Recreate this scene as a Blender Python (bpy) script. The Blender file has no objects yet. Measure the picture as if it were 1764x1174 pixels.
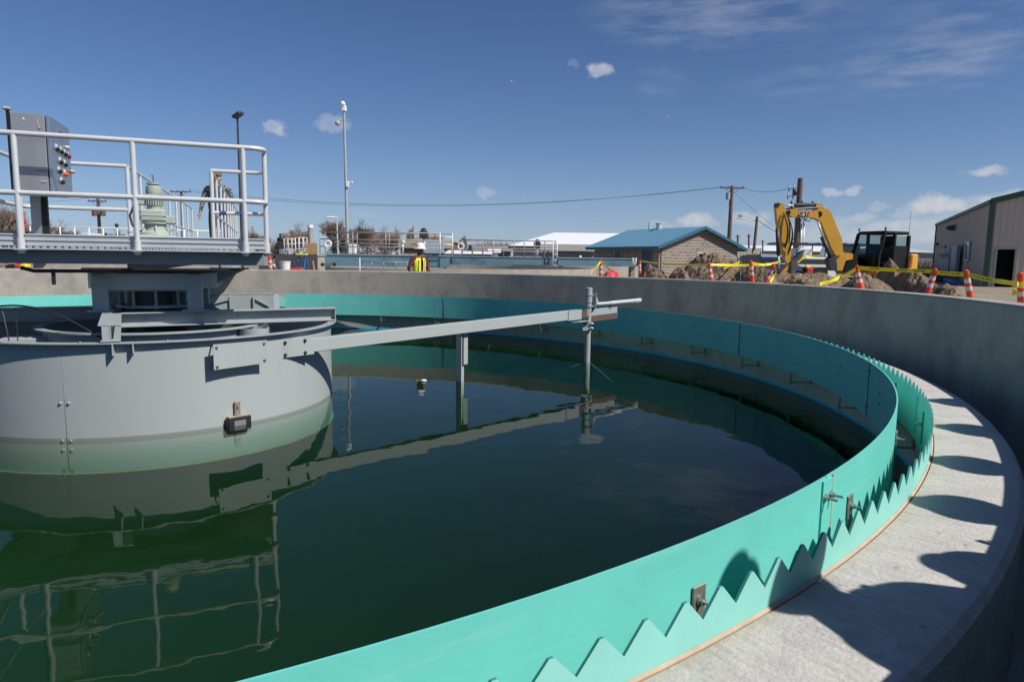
import bpy, bmesh, math, random
from mathutils import Vector, Matrix, noise
S = bpy.context.scene
COL = S.collection
pi = math.pi
# ------------------------------------------------------------------ camera
F, PIT, ROL, H = 1165.31, .1202, .0136, 1.57
cd = bpy.data.cameras.new('camera'); cam = bpy.data.objects.new('camera', cd); COL.objects.link(cam)
cd.sensor_width = 36; cd.lens = F/1764*36; cd.clip_start = .05; cd.clip_end = 6000
fw = Vector((0, math.cos(PIT), -math.sin(PIT))); up0 = Vector((0, math.sin(PIT), math.cos(PIT))); rt0 = Vector((1, 0, 0))
rt = rt0*math.cos(ROL)+up0*math.sin(ROL); up = up0*math.cos(ROL)-rt0*math.sin(ROL)
M = Matrix.Identity(4)
for i in range(3):
    M[i][0] = rt[i]; M[i][1] = up[i]; M[i][2] = -fw[i]
M[2][3] = H
cam.matrix_world = M
cd.dof.use_dof = False
S.camera = cam
# ------------------------------------------------------------------ sky and sun
SUN_AZ = (.8849, -.4657); SUN_EL = math.radians(45.7)
wd = bpy.data.worlds.new('World'); S.world = wd; wd.use_nodes = True
nt = wd.node_tree; nt.nodes.clear()
def N(t, **k):
    n = nt.nodes.new(t)
    for a, b in k.items(): setattr(n, a, b)
    return n
def math_(op, a, b=None, clamp=False):
    n = N('ShaderNodeMath', operation=op); n.use_clamp = clamp
    for i, v in enumerate((a, b)):
        if v is None: continue
        if isinstance(v, (int, float)): n.inputs[i].default_value = v
        else: nt.links.new(v, n.inputs[i])
    return n.outputs[0]
sky = N('ShaderNodeTexSky', sky_type='NISHITA'); sky.sun_disc = False
sky.sun_elevation = SUN_EL; sky.sun_rotation = math.atan2(SUN_AZ[0], SUN_AZ[1])
sky.altitude = 1300; sky.air_density = 1.0; sky.dust_density = .7; sky.ozone_density = 3.5
tc = N('ShaderNodeTexCoord')
nrm = N('ShaderNodeVectorMath', operation='NORMALIZE'); nt.links.new(tc.outputs['Generated'], nrm.inputs[0])
sp = N('ShaderNodeSeparateXYZ'); nt.links.new(nrm.outputs[0], sp.inputs[0])
az = math_('ARCTAN2', sp.outputs[0], sp.outputs[1]); el = math_('ARCSINE', sp.outputs[2])
cb = N('ShaderNodeCombineXYZ'); nt.links.new(az, cb.inputs[0]); nt.links.new(el, cb.inputs[1])
nz = N('ShaderNodeTexNoise'); nz.inputs['Scale'].default_value = 26; nz.inputs['Detail'].default_value = 6
nz.inputs['Roughness'].default_value = .62
nt.links.new(cb.outputs[0], nz.inputs['Vector'])
off = N('ShaderNodeVectorMath', operation='MULTIPLY_ADD')
nt.links.new(nz.outputs['Color'], off.inputs[0]); off.inputs[1].default_value = (.055, .036, 0)
nt.links.new(cb.outputs[0], off.inputs[2])
mp = N('ShaderNodeMapping'); mp.inputs['Rotation'].default_value = (0, 0, -.25); mp.inputs['Scale'].default_value = (5, 26, 1)
nt.links.new(cb.outputs[0], mp.inputs['Vector'])
ci = N('ShaderNodeTexNoise'); ci.inputs['Scale'].default_value = 2.2; ci.inputs['Detail'].default_value = 7; ci.inputs['Roughness'].default_value = .6
nt.links.new(mp.outputs[0], ci.inputs['Vector'])
n5 = N('ShaderNodeTexNoise'); n5.inputs['Scale'].default_value = 60; n5.inputs['Detail'].default_value = 7; nt.links.new(cb.outputs[0], n5.inputs['Vector'])
def ray(px, py):
    u, v = px-882, py-587
    u, v = u*math.cos(ROL)+v*math.sin(ROL), -u*math.sin(ROL)+v*math.cos(ROL)
    X = u/F; Y = -v/F
    return Vector((X, math.cos(PIT)+Y*math.sin(PIT), -math.sin(PIT)+Y*math.cos(PIT)))
def blob(px, py, w, h, amt):
    d = ray(px, py).normalized(); a0 = math.atan2(d.x, d.y)+.025; e0 = math.asin(d.z)+.015
    s = N('ShaderNodeVectorMath', operation='SUBTRACT'); nt.links.new(off.outputs[0], s.inputs[0]); s.inputs[1].default_value = (a0, e0, 0)
    m = N('ShaderNodeVectorMath', operation='MULTIPLY'); nt.links.new(s.outputs[0], m.inputs[0]); m.inputs[1].default_value = (F/w, F/h, 0)
    l = N('ShaderNodeVectorMath', operation='LENGTH'); nt.links.new(m.outputs[0], l.inputs[0])
    q = math_('SUBTRACT', 1.0, l.outputs['Value'], True)
    q = math_('MULTIPLY', q, 2.2, True)
    return math_('MULTIPLY', q, amt)
CU = [(1037,116,24,15,.6),(990,104,14,7,.16),(482,215,26,14,.55),(576,211,36,16,.34),(843,326,20,10,.34),(1200,374,34,14,.7),(1140,382,30,8,.25),
      (1429,325,20,8,.6),(1465,322,16,9,.6),(1625,352,50,17,.85),(1585,362,30,10,.4),(1702,293,28,8,.6),(1520,350,16,9,.35),(1558,360,12,8,.3),(1495,369,28,10,.4),
      (1570,394,75,22,.6),(1510,402,75,20,.45),(1400,398,95,18,.42),(1300,372,44,15,.5),(1730,344,50,17,.75),(1340,400,60,22,.25),(1660,384,60,18,.4),(1440,378,50,13,.3),(640,362,40,7,.1),(690,455,50,9,.1)]
acc = None
for c in CU:
    o = blob(*c); acc = o if acc is None else math_('MAXIMUM', acc, o)
cir = None
for (px, py, w, h, amt) in [(1240,12,230,58,1.),(1150,5,110,40,.6),(1590,110,130,42,.95),(1700,60,150,50,.8),(1140,140,55,28,.35),(1420,140,150,35,.35),(1500,40,160,50,.3)]:
    o = blob(px, py, w, h, amt); cir = o if cir is None else math_('MAXIMUM', cir, o)
cin = math_('MULTIPLY', math_('SUBTRACT', ci.outputs['Fac'], .38, True), 2.0, True)
cir = math_('MULTIPLY', math_('MULTIPLY', cir, cin), .44)
acc = math_('MULTIPLY', acc, math_('ADD', math_('MULTIPLY', n5.outputs['Fac'], 1.5), .25), True)
mask = math_('MAXIMUM', acc, cir, True)
mx = N('ShaderNodeMix', data_type='RGBA'); nt.links.new(mask, mx.inputs['Factor'])
tint = N('ShaderNodeMix', data_type='RGBA', blend_type='MULTIPLY'); tint.inputs['Factor'].default_value = 1
nt.links.new(sky.outputs[0], tint.inputs['A']); tint.inputs['B'].default_value = (.81, .97, 1.22, 1)
hz = N('ShaderNodeMix', data_type='RGBA'); nt.links.new(tint.outputs['Result'], hz.inputs['A']); hz.inputs['B'].default_value = (6.0, 7.2, 9.2, 1)
elp = math_('MAXIMUM', el, 0.0); fz = math_('MULTIPLY', math_('POWER', 2.71828, math_('MULTIPLY', elp, -13.0)), .74); nt.links.new(fz, hz.inputs['Factor'])
nt.links.new(hz.outputs['Result'], mx.inputs['A']); mx.inputs['B'].default_value = (8.4, 8.7, 9.4, 1)
bg = N('ShaderNodeBackground'); bg.inputs['Strength'].default_value = .069
nt.links.new(mx.outputs['Result'], bg.inputs['Color'])
wo = N('ShaderNodeOutputWorld'); nt.links.new(bg.outputs[0], wo.inputs['Surface'])
sl = bpy.data.lights.new('sun', 'SUN'); sl.energy = 4.95; sl.angle = math.radians(.53); sl.color = (1, .965, .91)
so = bpy.data.objects.new('sun', sl); COL.objects.link(so)
sd = Vector((SUN_AZ[0], SUN_AZ[1], math.tan(SUN_EL))).normalized()
so.rotation_euler = sd.to_track_quat('Z', 'Y').to_euler(); so.location = sd*50
S.view_settings.view_transform = 'Standard'; S.view_settings.look = 'None'; S.view_settings.exposure = 0; S.view_settings.gamma = 1
S.render.engine = 'CYCLES'
S.cycles.max_bounces = 10; S.cycles.transparent_max_bounces = 16; S.cycles.volume_bounces = 1
S.cycles.caustics_reflective = False; S.cycles.caustics_refractive = False
# ------------------------------------------------------------------ tank constants and photo geometry
CX, CY = -3.9507, 7.4902
C2 = Vector((CX, CY))
RB, RS, RW, RF, RSO, ZBT, ZBB, ZW, ZS = 7.18, 7.362, 8.285, 1.866, 7.745, .77, .319, 1.254, .5945
def onz(px, py, z):
    d = ray(px, py); return Vector((0, 0, H))+d*((z-H)/d.z)
def at(px, py, Y):
    d = ray(px, py); return Vector((0, 0, H))+d*(Y/d.y)
def hor(px):   # photo row of the horizon
    return 446.3-.0136*(882-px)
U = Vector((.9397, .342, 0)); Wv = Vector((-.342, .9397, 0)); Z3 = Vector((0, 0, 1))
C3 = Vector((CX, CY, 0))
def uw(u, w, z): return C3+U*u+Wv*w+Z3*z
# ------------------------------------------------------------------ materials
def mat(name, col, rough=.6, metal=0, var=.12, scale=4, bump=0, bscale=60, stretch=(1, 1, 1), col2=None, spec=.5, dirt=None):
    m = bpy.data.materials.new(name); m.use_nodes = True; t = m.node_tree; b = t.nodes['Principled BSDF']
    b.inputs['Roughness'].default_value = rough; b.inputs['Metallic'].default_value = metal
    b.inputs['Specular IOR Level'].default_value = spec
    c = t.nodes.new('ShaderNodeTexCoord'); mpn = t.nodes.new('ShaderNodeMapping'); mpn.inputs['Scale'].default_value = stretch
    t.links.new(c.outputs['Object'], mpn.inputs['Vector'])
    n = t.nodes.new('ShaderNodeTexNoise'); n.inputs['Scale'].default_value = scale; n.inputs['Detail'].default_value = 6; n.inputs['Roughness'].default_value = .6
    t.links.new(mpn.outputs[0], n.inputs['Vector'])
    r = t.nodes.new('ShaderNodeValToRGB'); r.color_ramp.elements[0].position = .3; r.color_ramp.elements[1].position = .7
    a = [max(0, x*(1-var)) for x in col]; z = [min(1, x*(1+var)) for x in (col2 or col)]
    r.color_ramp.elements[0].color = (*a, 1); r.color_ramp.elements[1].color = (*z, 1)
    t.links.new(n.outputs['Fac'], r.inputs['Fac']); out = r.outputs['Color']
    if dirt:
        dcol, dsc, dth, dstr = dirt
        mp2 = t.nodes.new('ShaderNodeMapping'); mp2.inputs['Scale'].default_value = dstr; mp2.inputs['Location'].default_value = (3.1, 7.7, 1.3)
        t.links.new(c.outputs['Object'], mp2.inputs['Vector'])
        n2 = t.nodes.new('ShaderNodeTexNoise'); n2.inputs['Scale'].default_value = dsc; n2.inputs['Detail'].default_value = 9; n2.inputs['Roughness'].default_value = .68
        t.links.new(mp2.outputs[0], n2.inputs['Vector'])
        r2 = t.nodes.new('ShaderNodeValToRGB'); r2.color_ramp.elements[0].position = dth; r2.color_ramp.elements[1].position = dth+.18
        r2.color_ramp.elements[0].color = (0, 0, 0, 1); r2.color_ramp.elements[1].color = (.75, .75, .75, 1)
        t.links.new(n2.outputs['Fac'], r2.inputs['Fac'])
        mxx = t.nodes.new('ShaderNodeMix'); mxx.data_type = 'RGBA'
        t.links.new(r2.outputs['Color'], mxx.inputs['Factor']); t.links.new(out, mxx.inputs['A']); mxx.inputs['B'].default_value = (*dcol, 1)
        out = mxx.outputs['Result']
    t.links.new(out, b.inputs['Base Color'])
    if bump:
        n3 = t.nodes.new('ShaderNodeTexNoise'); n3.inputs['Scale'].default_value = bscale; n3.inputs['Detail'].default_value = 5
        t.links.new(mpn.outputs[0], n3.inputs['Vector'])
        bu = t.nodes.new('ShaderNodeBump'); bu.inputs['Strength'].default_value = bump; bu.inputs['Distance'].default_value = .02
        t.links.new(n3.outputs['Fac'], bu.inputs['Height']); t.links.new(bu.outputs[0], b.inputs['Normal'])
    return m
m_wall = mat('form_finished_concrete', (.36, .335, .29), .85, var=.05, scale=11, stretch=(1.6, 1.6, .3), bump=.25, bscale=30, dirt=((.23, .215, .19), 2.0, .47, (1.1, 1.1, .75)), spec=.3)
m_wall2 = mat('weathered_concrete', (.34, .31, .265), .9, var=.15, scale=2, bump=.2, dirt=((.2, .18, .15), 1.2, .58, (1, 1, .4)), spec=.3)
m_green = mat('teal_fibreglass', (.165, .60, .525), .45, var=.07, scale=2.5, bump=.04, bscale=14, dirt=((.27, .64, .57), 2.5, .55, (.5, .5, 12)), spec=.3)
m_weir = mat('bounce_lit_teal_fibreglass', (.27, .64, .57), .6, var=.07, scale=4, bump=.03, bscale=25, dirt=((.38, .60, .52), 3, .58, (1, 1, 1)), spec=.2)  # paler than the baffle: bounce light off the shelf put into the colour
m_edge = mat('cut_fibreglass_edge', (.45, .62, .5), .6, var=.1)
m_grey = mat('grey_epoxy_paint', (.395, .425, .41), .40, var=.03, scale=2, bump=.06, bscale=9, stretch=(1, 1, .6), dirt=((.34, .36, .34), 2.2, .58, (1.6, 1.6, .3)))
m_grey2 = mat('grey_primer_steel', (.36, .39, .385), .5, var=.06, scale=3, dirt=((.3, .32, .31), 3, .66, (1, 1, .3)))
m_gal = mat('brushed_aluminium', (.62, .63, .63), .40, .45, var=.06, scale=12, stretch=(1, 1, .2))
m_rail = mat('satin_aluminium_tube', (.66, .66, .645), .36, .18, var=.05, scale=10)
m_ss = mat('stainless_steel', (.43, .43, .435), .42, .7, var=.12, scale=1.2, stretch=(3, 3, .25))
m_door = mat('brushed_stainless_door', (.46, .48, .50), .35, .85, var=.06, scale=2, stretch=(3, 3, .25))
m_bolt = mat('bolt_steel', (.42, .40, .36), .4, .8, var=.1)
m_brkt = mat('rusty_stainless_bracket', (.30, .26, .225), .5, .5, var=.2, scale=20)
m_black = mat('black_rubber', (.015, .015, .016), .5, var=.1)
m_dark = mat('dark_steel', (.045, .05, .052), .5, .2, var=.2)
m_brown = mat('brown_rubber_wiper', (.12, .075, .06), .7, var=.2, scale=8)
m_tan = mat('tan_sealant', (.46, .35, .26), .8, var=.15, scale=15)
m_white = mat('white_paint', (.78, .78, .76), .5, var=.03)
m_orange = mat('orange_plastic', (.85, .13, .02), .4, var=.05)
m_red = mat('red_plastic', (.62, .04, .03), .4, var=.1)
m_yellow = mat('yellow_plastic', (.80, .66, .02), .45, var=.05)
m_blue = mat('blue_plastic', (.04, .20, .50), .45, var=.08)
m_green_motor = mat('motor_green_grey_paint', (.40, .44, .38), .45, var=.06, scale=8, dirt=((.3, .32, .28), 9, .62, (1, 1, 1)))
m_tape = mat('blue_tape', (.03, .07, .25), .5)
m_wood = mat('plywood', (.42, .27, .13), .8, var=.2, scale=6, stretch=(3, 3, .4))
m_teal_steel = mat('blue_grey_painted_steel', (.14, .25, .31), .55, var=.15, scale=.7, dirt=((.06, .07, .07), .5, .56, (1, 1, 2)))
m_amber = mat('yellowed_rim', (.36, .33, .2), .6, var=.1)
m_ubend = mat('teal_submerged_paint', (.05, .36, .46), .5, var=.15, scale=3)
# shelf concrete: broom finish with brown wash stains along the weir
def shelf_mat():
    m = mat('broomed_concrete', (.49, .465, .43), .9, var=.10, scale=5, bump=.35, bscale=70, dirt=((.33, .29, .24), 4.5, .60, (1, 1, 1)), spec=.2)
    t = m.node_tree; b = t.nodes['Principled BSDF']; base = b.inputs['Base Color'].links[0].from_socket
    c = t.nodes.new('ShaderNodeTexCoord'); s = t.nodes.new('ShaderNodeSeparateXYZ'); t.links.new(c.outputs['Object'], s.inputs[0])
    cc = t.nodes.new('ShaderNodeCombineXYZ'); t.links.new(s.outputs[0], cc.inputs[0]); t.links.new(s.outputs[1], cc.inputs[1])
    l = t.nodes.new('ShaderNodeVectorMath'); l.operation = 'LENGTH'; t.links.new(cc.outputs[0], l.inputs[0])
    n = t.nodes.new('ShaderNodeTexNoise'); n.inputs['Scale'].default_value = 3.2; n.inputs['Detail'].default_value = 8
    t.links.new(c.outputs['Object'], n.inputs['Vector'])
    a = t.nodes.new('ShaderNodeMath'); a.operation = 'MULTIPLY_ADD'; t.links.new(n.outputs['Fac'], a.inputs[0]); a.inputs[1].default_value = -.22
    t.links.new(l.outputs['Value'], a.inputs[2])
    r = t.nodes.new('ShaderNodeMapRange'); r.inputs['From Min'].default_value = 7.25; r.inputs['From Max'].default_value = 7.32; r.inputs['To Min'].default_value = .42; r.inputs['To Max'].default_value = 0
    t.links.new(a.outputs[0], r.inputs['Value'])
    x = t.nodes.new('ShaderNodeMix'); x.data_type = 'RGBA'; t.links.new(r.outputs[0], x.inputs['Factor']); t.links.new(base, x.inputs['A']); x.inputs['B'].default_value = (.40, .27, .15, 1)
    # fine radial broom strokes and darker pits
    at_ = t.nodes.new('ShaderNodeMath'); at_.operation = 'ARCTAN2'; t.links.new(s.outputs[1], at_.inputs[0]); t.links.new(s.outputs[0], at_.inputs[1])
    k = t.nodes.new('ShaderNodeCombineXYZ'); t.links.new(at_.outputs[0], k.inputs[0]); t.links.new(l.outputs['Value'], k.inputs[1])
    mp3 = t.nodes.new('ShaderNodeMapping'); mp3.inputs['Scale'].default_value = (60, 60, 1); t.links.new(k.outputs[0], mp3.inputs['Vector'])
    mp3.inputs['Scale'].default_value = (420, 9, 1)
    nb = t.nodes.new('ShaderNodeTexNoise'); nb.inputs['Scale'].default_value = 1; nb.inputs['Detail'].default_value = 4; t.links.new(mp3.outputs[0], nb.inputs['Vector'])
    rb = t.nodes.new('ShaderNodeMapRange'); rb.inputs['From Min'].default_value = .3; rb.inputs['From Max'].default_value = .7; rb.inputs['To Min'].default_value = .86; rb.inputs['To Max'].default_value = 1.1
    t.links.new(nb.outputs['Fac'], rb.inputs['Value'])
    vp = t.nodes.new('ShaderNodeTexVoronoi'); vp.inputs['Scale'].default_value = 9; vp.feature = 'F1'; t.links.new(c.outputs['Object'], vp.inputs['Vector'])
    rp = t.nodes.new('ShaderNodeMapRange'); rp.inputs['From Min'].default_value = .03; rp.inputs['From Max'].default_value = .12; rp.inputs['To Min'].default_value = .62; rp.inputs['To Max'].default_value = 1
    t.links.new(vp.outputs['Distance'], rp.inputs['Value'])
    mm = t.nodes.new('ShaderNodeMath'); mm.operation = 'MULTIPLY'; t.links.new(rb.outputs[0], mm.inputs[0]); t.links.new(rp.outputs[0], mm.inputs[1])
    y = t.nodes.new('ShaderNodeMix'); y.data_type = 'RGBA'; y.blend_type = 'MULTIPLY'; y.inputs['Factor'].default_value = 1
    t.links.new(x.outputs['Result'], y.inputs['A']); t.links.new(mm.outputs[0], y.inputs['B']); t.links.new(y.outputs['Result'], b.inputs['Base Color'])
    return m
m_shelf = shelf_mat()
# ------------------------------------------------------------------ mesh builder
WL = {}
class MB:
    def __init__(s): s.v = []; s.f = []; s.mi = []; s.m = 0; s.sm = []
    def add(s, vs, fs, smooth=False):
        o = len(s.v); s.v += [Vector(v) for v in vs]
        for f in fs: s.f.append([o+i for i in f]); s.mi.append(s.m); s.sm.append(smooth)
    def box(s, c, d, ax=None, bev=0):
        c = Vector(c); X, Y, Z = ax or (Vector((1, 0, 0)), Vector((0, 1, 0)), Vector((0, 0, 1)))
        hx, hy, hz = d[0]/2, d[1]/2, d[2]/2
        if bev:
            b = min(bev, hx*.9, hy*.9, hz*.9); pts = []
            for sx in (-1, 1):
                for sy in (-1, 1):
                    for sz in (-1, 1):
                        for k in range(3):
                            q = [sx*hx, sy*hy, sz*hz]
                            for j in range(3):
                                if j != k: q[j] -= (sx, sy, sz)[j]*b
                            pts.append(c+X*q[0]+Y*q[1]+Z*q[2])
            idx = lambda sx, sy, sz, k: ((sx > 0)*4+(sy > 0)*2+(sz > 0))*3+k
            fs = []
            for k in range(3):
                o = [i for i in range(3) if i != k]
                for sg in (-1, 1):
                    q = []
                    for a, bb in ((-1, -1), (1, -1), (1, 1), (-1, 1)):
                        t = [0, 0, 0]; t[k] = sg; t[o[0]] = a; t[o[1]] = bb; q.append(idx(*t, k))
                    fs.append(q if (sg > 0) == (k != 1) else q[::-1])
            for k in range(3):
                o = [i for i in range(3) if i != k]
                for a in (-1, 1):
                    for bb in (-1, 1):
                        t1 = [0, 0, 0]; t1[k] = -1; t1[o[0]] = a; t1[o[1]] = bb; t2 = list(t1); t2[k] = 1
                        fs.append([idx(*t1, o[0]), idx(*t2, o[0]), idx(*t2, o[1]), idx(*t1, o[1])])
            for sx in (-1, 1):
                for sy in (-1, 1):
                    for sz in (-1, 1): fs.append([idx(sx, sy, sz, k) for k in range(3)])
            s.add(pts, fs); return s
        vs = [c+X*(a*hx)+Y*(b*hy)+Z*(e*hz) for a in (-1, 1) for b in (-1, 1) for e in (-1, 1)]
        s.add(vs, [(0, 1, 3, 2), (4, 6, 7, 5), (0, 4, 5, 1), (2, 3, 7, 6), (0, 2, 6, 4), (1, 5, 7, 3)]); return s
    def bar(s, p, q, w, h, upv=Z3, bev=0):
        p = Vector(p); q = Vector(q); d = q-p; L = d.length; d = d/L
        X = d.cross(upv)
        if X.length < 1e-4: X = d.cross(Vector((1, 0, 0)))
        X.normalize(); Zz = X.cross(d).normalized()
        return s.box((p+q)/2, (w, L, h), (X, d, Zz), bev)
    def tube(s, pts, r, n=10, closed=False, cap=True, smooth=True):
        pts = [Vector(p) for p in pts]; k = len(pts); rs = r if isinstance(r, (list, tuple)) else [r]*k
        dirs = []
        for i in range(k):
            a = pts[(i-1) % k] if (closed or i > 0) else pts[i]; b = pts[(i+1) % k] if (closed or i < k-1) else pts[i]
            dirs.append((b-a).normalized())
        X = dirs[0].orthogonal().normalized(); vs = []
        for i in range(k):
            d = dirs[i]; X = (X-d*X.dot(d)).normalized(); Y = d.cross(X)
            for j in range(n):
                a = 2*pi*j/n; vs.append(pts[i]+(X*math.cos(a)+Y*math.sin(a))*rs[i])
        fs = []
        for i in range(k if closed else k-1):
            for j in range(n):
                a = i*n+j; b = i*n+(j+1) % n; c = ((i+1) % k)*n+(j+1) % n; d = ((i+1) % k)*n+j
                fs.append((a, b, c, d))
        s.add(vs, fs, smooth)
        if cap and not closed:
            o = len(s.v)-len(vs)
            s.f.append([o+j for j in range(n)][::-1]); s.mi.append(s.m); s.sm.append(False)
            s.f.append([o+(k-1)*n+j for j in range(n)]); s.mi.append(s.m); s.sm.append(False)
        return s
    def cyl(s, p, q, r, n=16): return s.tube([p, q], r, n)
    def lathe(s, prof, c=(0, 0, 0), a0=0, a1=2*pi, n=96, closed=True, smooth=True):
        c = Vector(c); full = abs(a1-a0-2*pi) < 1e-6; cols = n if full else n+1; k = len(prof); vs = []
        for i in range(cols):
            a = a0+(a1-a0)*i/n
            for (r, z) in prof: vs.append(c+Vector((r*math.cos(a), r*math.sin(a), z)))
        fs = []
        for i in range(n):
            j = (i+1) % cols
            for t in range(k if closed else k-1):
                u = (t+1) % k; fs.append((i*k+t, i*k+u, j*k+u, j*k+t))
        s.add(vs, fs, smooth)
        if not full and closed: 
            s.add(vs[:k], [tuple(range(k))]); s.add(vs[-k:], [tuple(range(k))[::-1]])
        return s
    def prism(s, poly, o, X, Y, t):
        o = Vector(o); Nn = X.cross(Y).normalized(); k = len(poly)
        a = [o+X*x+Y*y-Nn*t/2 for x, y in poly]; b = [p+Nn*t for p in a]
        s.add(a+b, [tuple(range(k))[::-1], tuple(range(k, 2*k))]+[(i, (i+1) % k, (i+1) % k+k, i+k) for i in range(k)]); return s
    def sphere(s, c, r, n=12, m=8, sc=(1, 1, 1)):
        c = Vector(c); vs = []; fs = []
        for i in range(m+1):
            p = pi*i/m
            for j in range(n):
                a = 2*pi*j/n; vs.append(c+Vector((r*sc[0]*math.sin(p)*math.cos(a), r*sc[1]*math.sin(p)*math.sin(a), r*sc[2]*math.cos(p))))
        for i in range(m):
            for j in range(n): fs.append((i*n+j, (i+1)*n+j, (i+1)*n+(j+1) % n, i*n+(j+1) % n))
        s.add(vs, fs, True); return s
    def build(s, name, mats, parent=None, at=None):
        if not isinstance(mats, (list, tuple)): mats = [mats]
        me = bpy.data.meshes.new(name)
        o = WL.get(parent.name, Vector()) if parent else Vector(at or (0, 0, 0))
        me.from_pydata([v-o for v in s.v], [], s.f); 
        for mm in mats: me.materials.append(mm)
        me.polygons.foreach_set('material_index', s.mi); me.polygons.foreach_set('use_smooth', s.sm)
        bm = bmesh.new(); bm.from_mesh(me); bmesh.ops.remove_doubles(bm, verts=bm.verts, dist=1e-5)
        bmesh.ops.recalc_face_normals(bm, faces=bm.faces)
        for e in bm.edges:
            if len(e.link_faces) == 2 and e.calc_face_angle(0) > .6: e.smooth = False
        bm.to_mesh(me); bm.free()
        ob = bpy.data.objects.new(name, me); COL.objects.link(ob)
        if parent: ob.parent = parent; WL[ob.name] = o
        else: ob.location = o; WL[ob.name] = o
        return ob
def tag(o, label=None, cat=None, group=None, kind=None):
    if label: o['label'] = label
    if cat: o['category'] = cat
    if group: o['group'] = group
    if kind: o['kind'] = kind
    return o
def thing(name, label, cat, loc=(0, 0, 0), group=None, rz=0):
    o = bpy.data.objects.new(name, None); COL.objects.link(o); o.location = loc; o.rotation_euler.z = rz; o.empty_display_size = .2
    WL[o.name] = Vector(loc); return tag(o, label, cat, group)
def proto(name, label, cat, group=None):
    return thing(name, label, cat, (0, 0, 0), group)
def copy_tree(o, loc=None, rz=None, label=None, sc=None, parent=None):
    c = o.copy(); COL.objects.link(c)
    if parent: c.parent = parent
    if loc is not None: c.location = loc
    if rz is not None: c.rotation_euler = (0, 0, rz)
    if sc: c.scale = (sc, sc, sc) if isinstance(sc, (int, float)) else sc
    if label: c['label'] = label
    for ch in [x for x in KIDS(o)]: copy_tree(ch, parent=c)
    return c
def KIDS(o): return [x for x in bpy.data.objects if x.parent == o]
def arc(r, a, z): return Vector((CX+r*math.cos(a), CY+r*math.sin(a), z))
rad = math.radians
# ------------------------------------------------------------------ ground
def gz(x, y):
    t = min(1, max(0, (x-1.0)/6)); t = t*t*(3-2*t)
    f = min(1, max(0, (y-9)/8)) if x > 0 else 1
    n = noise.noise(Vector((x*.25, y*.25, 0)))*.05*t
    return .1+.28*t+n*(1 if math.hypot(x, y) < 80 else 0)
def ground():
    b = MB(); rr = [8.55, 8.8, 9.2, 9.7, 10.3, 11, 12, 13, 14.2, 15.5, 17, 19, 21, 23.5, 26, 29, 33, 38, 45, 55, 70, 90, 130, 200, 350, 700, 1500, 4000]; n = 180; vs = []
    for r in rr:
        for i in range(n):
            a = 2*pi*i/n; x = CX+r*math.cos(a); y = CY+r*math.sin(a); vs.append((x, y, gz(x, y)))
    fs = [(k*n+i, k*n+(i+1) % n, (k+1)*n+(i+1) % n, (k+1)*n+i) for k in range(len(rr)-1) for i in range(n)]
    b.add(vs, fs, True)
    m = mat('dry_packed_dirt', (.27, .22, .165), .95, var=.22, scale=1.3, bump=.6, bscale=12, dirt=((.34, .285, .21), .35, .5, (1, 1, 1)), spec=.2)
    return tag(b.build('ground', m), kind='structure')
ground()
# ------------------------------------------------------------------ clarifier tank
tank = thing('clarifier_tank', 'round concrete clarifier tank with green water in it, closest to the viewer', 'tank', (CX, CY, 0))
MB().lathe([(8.285, -.1), (8.285, 1.235), (8.30, ZW), (8.54, ZW), (8.56, 1.23), (8.56, -.3), (8.285, -.3)], C3, n=360).build('outer_wall', m_wall, tank)
b = MB().lathe([(7.466, -.3), (7.455, .05), (7.373, .56), (7.373, ZS), (7.69, ZS), (7.725, .585), (7.745, .56), (7.75, -.3)], C3, n=360)
b.build('launder_wall', m_shelf, tank)
MB().lathe([(7.75, .0), (8.285, .0), (8.285, -.3), (7.75, -.3)], C3, n=180).build('launder_floor', m_wall2, tank)
MB().lathe([(7.468, -.3), (7.47, -3.6), (7.7, -3.6), (7.7, -.3)], C3, n=180).build('lower_wall', m_wall2, tank)
MB().lathe([(7.449, .035), (7.446, .028), (7.446, -.12), (7.462, -.12), (7.462, .035)], C3, n=240).build('painted_band', m_ubend, tank)
m_floor = mat('silty_tank_floor', (.05, .09, .06), .9, var=.2, scale=.5)
MB().lathe([(0.01, -3.6), (7.7, -3.45), (7.7, -3.8), (0.01, -3.8)], C3, n=96).build('tank_floor', m_floor, tank)
MB().lathe([(7.3605, ZS-.004), (7.3605, ZS+.008), (7.3625, ZS+.006), (7.368, ZS+.001), (7.368, ZS-.004)], C3, n=360).build('sealant_bead', m_tan, tank)
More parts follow.
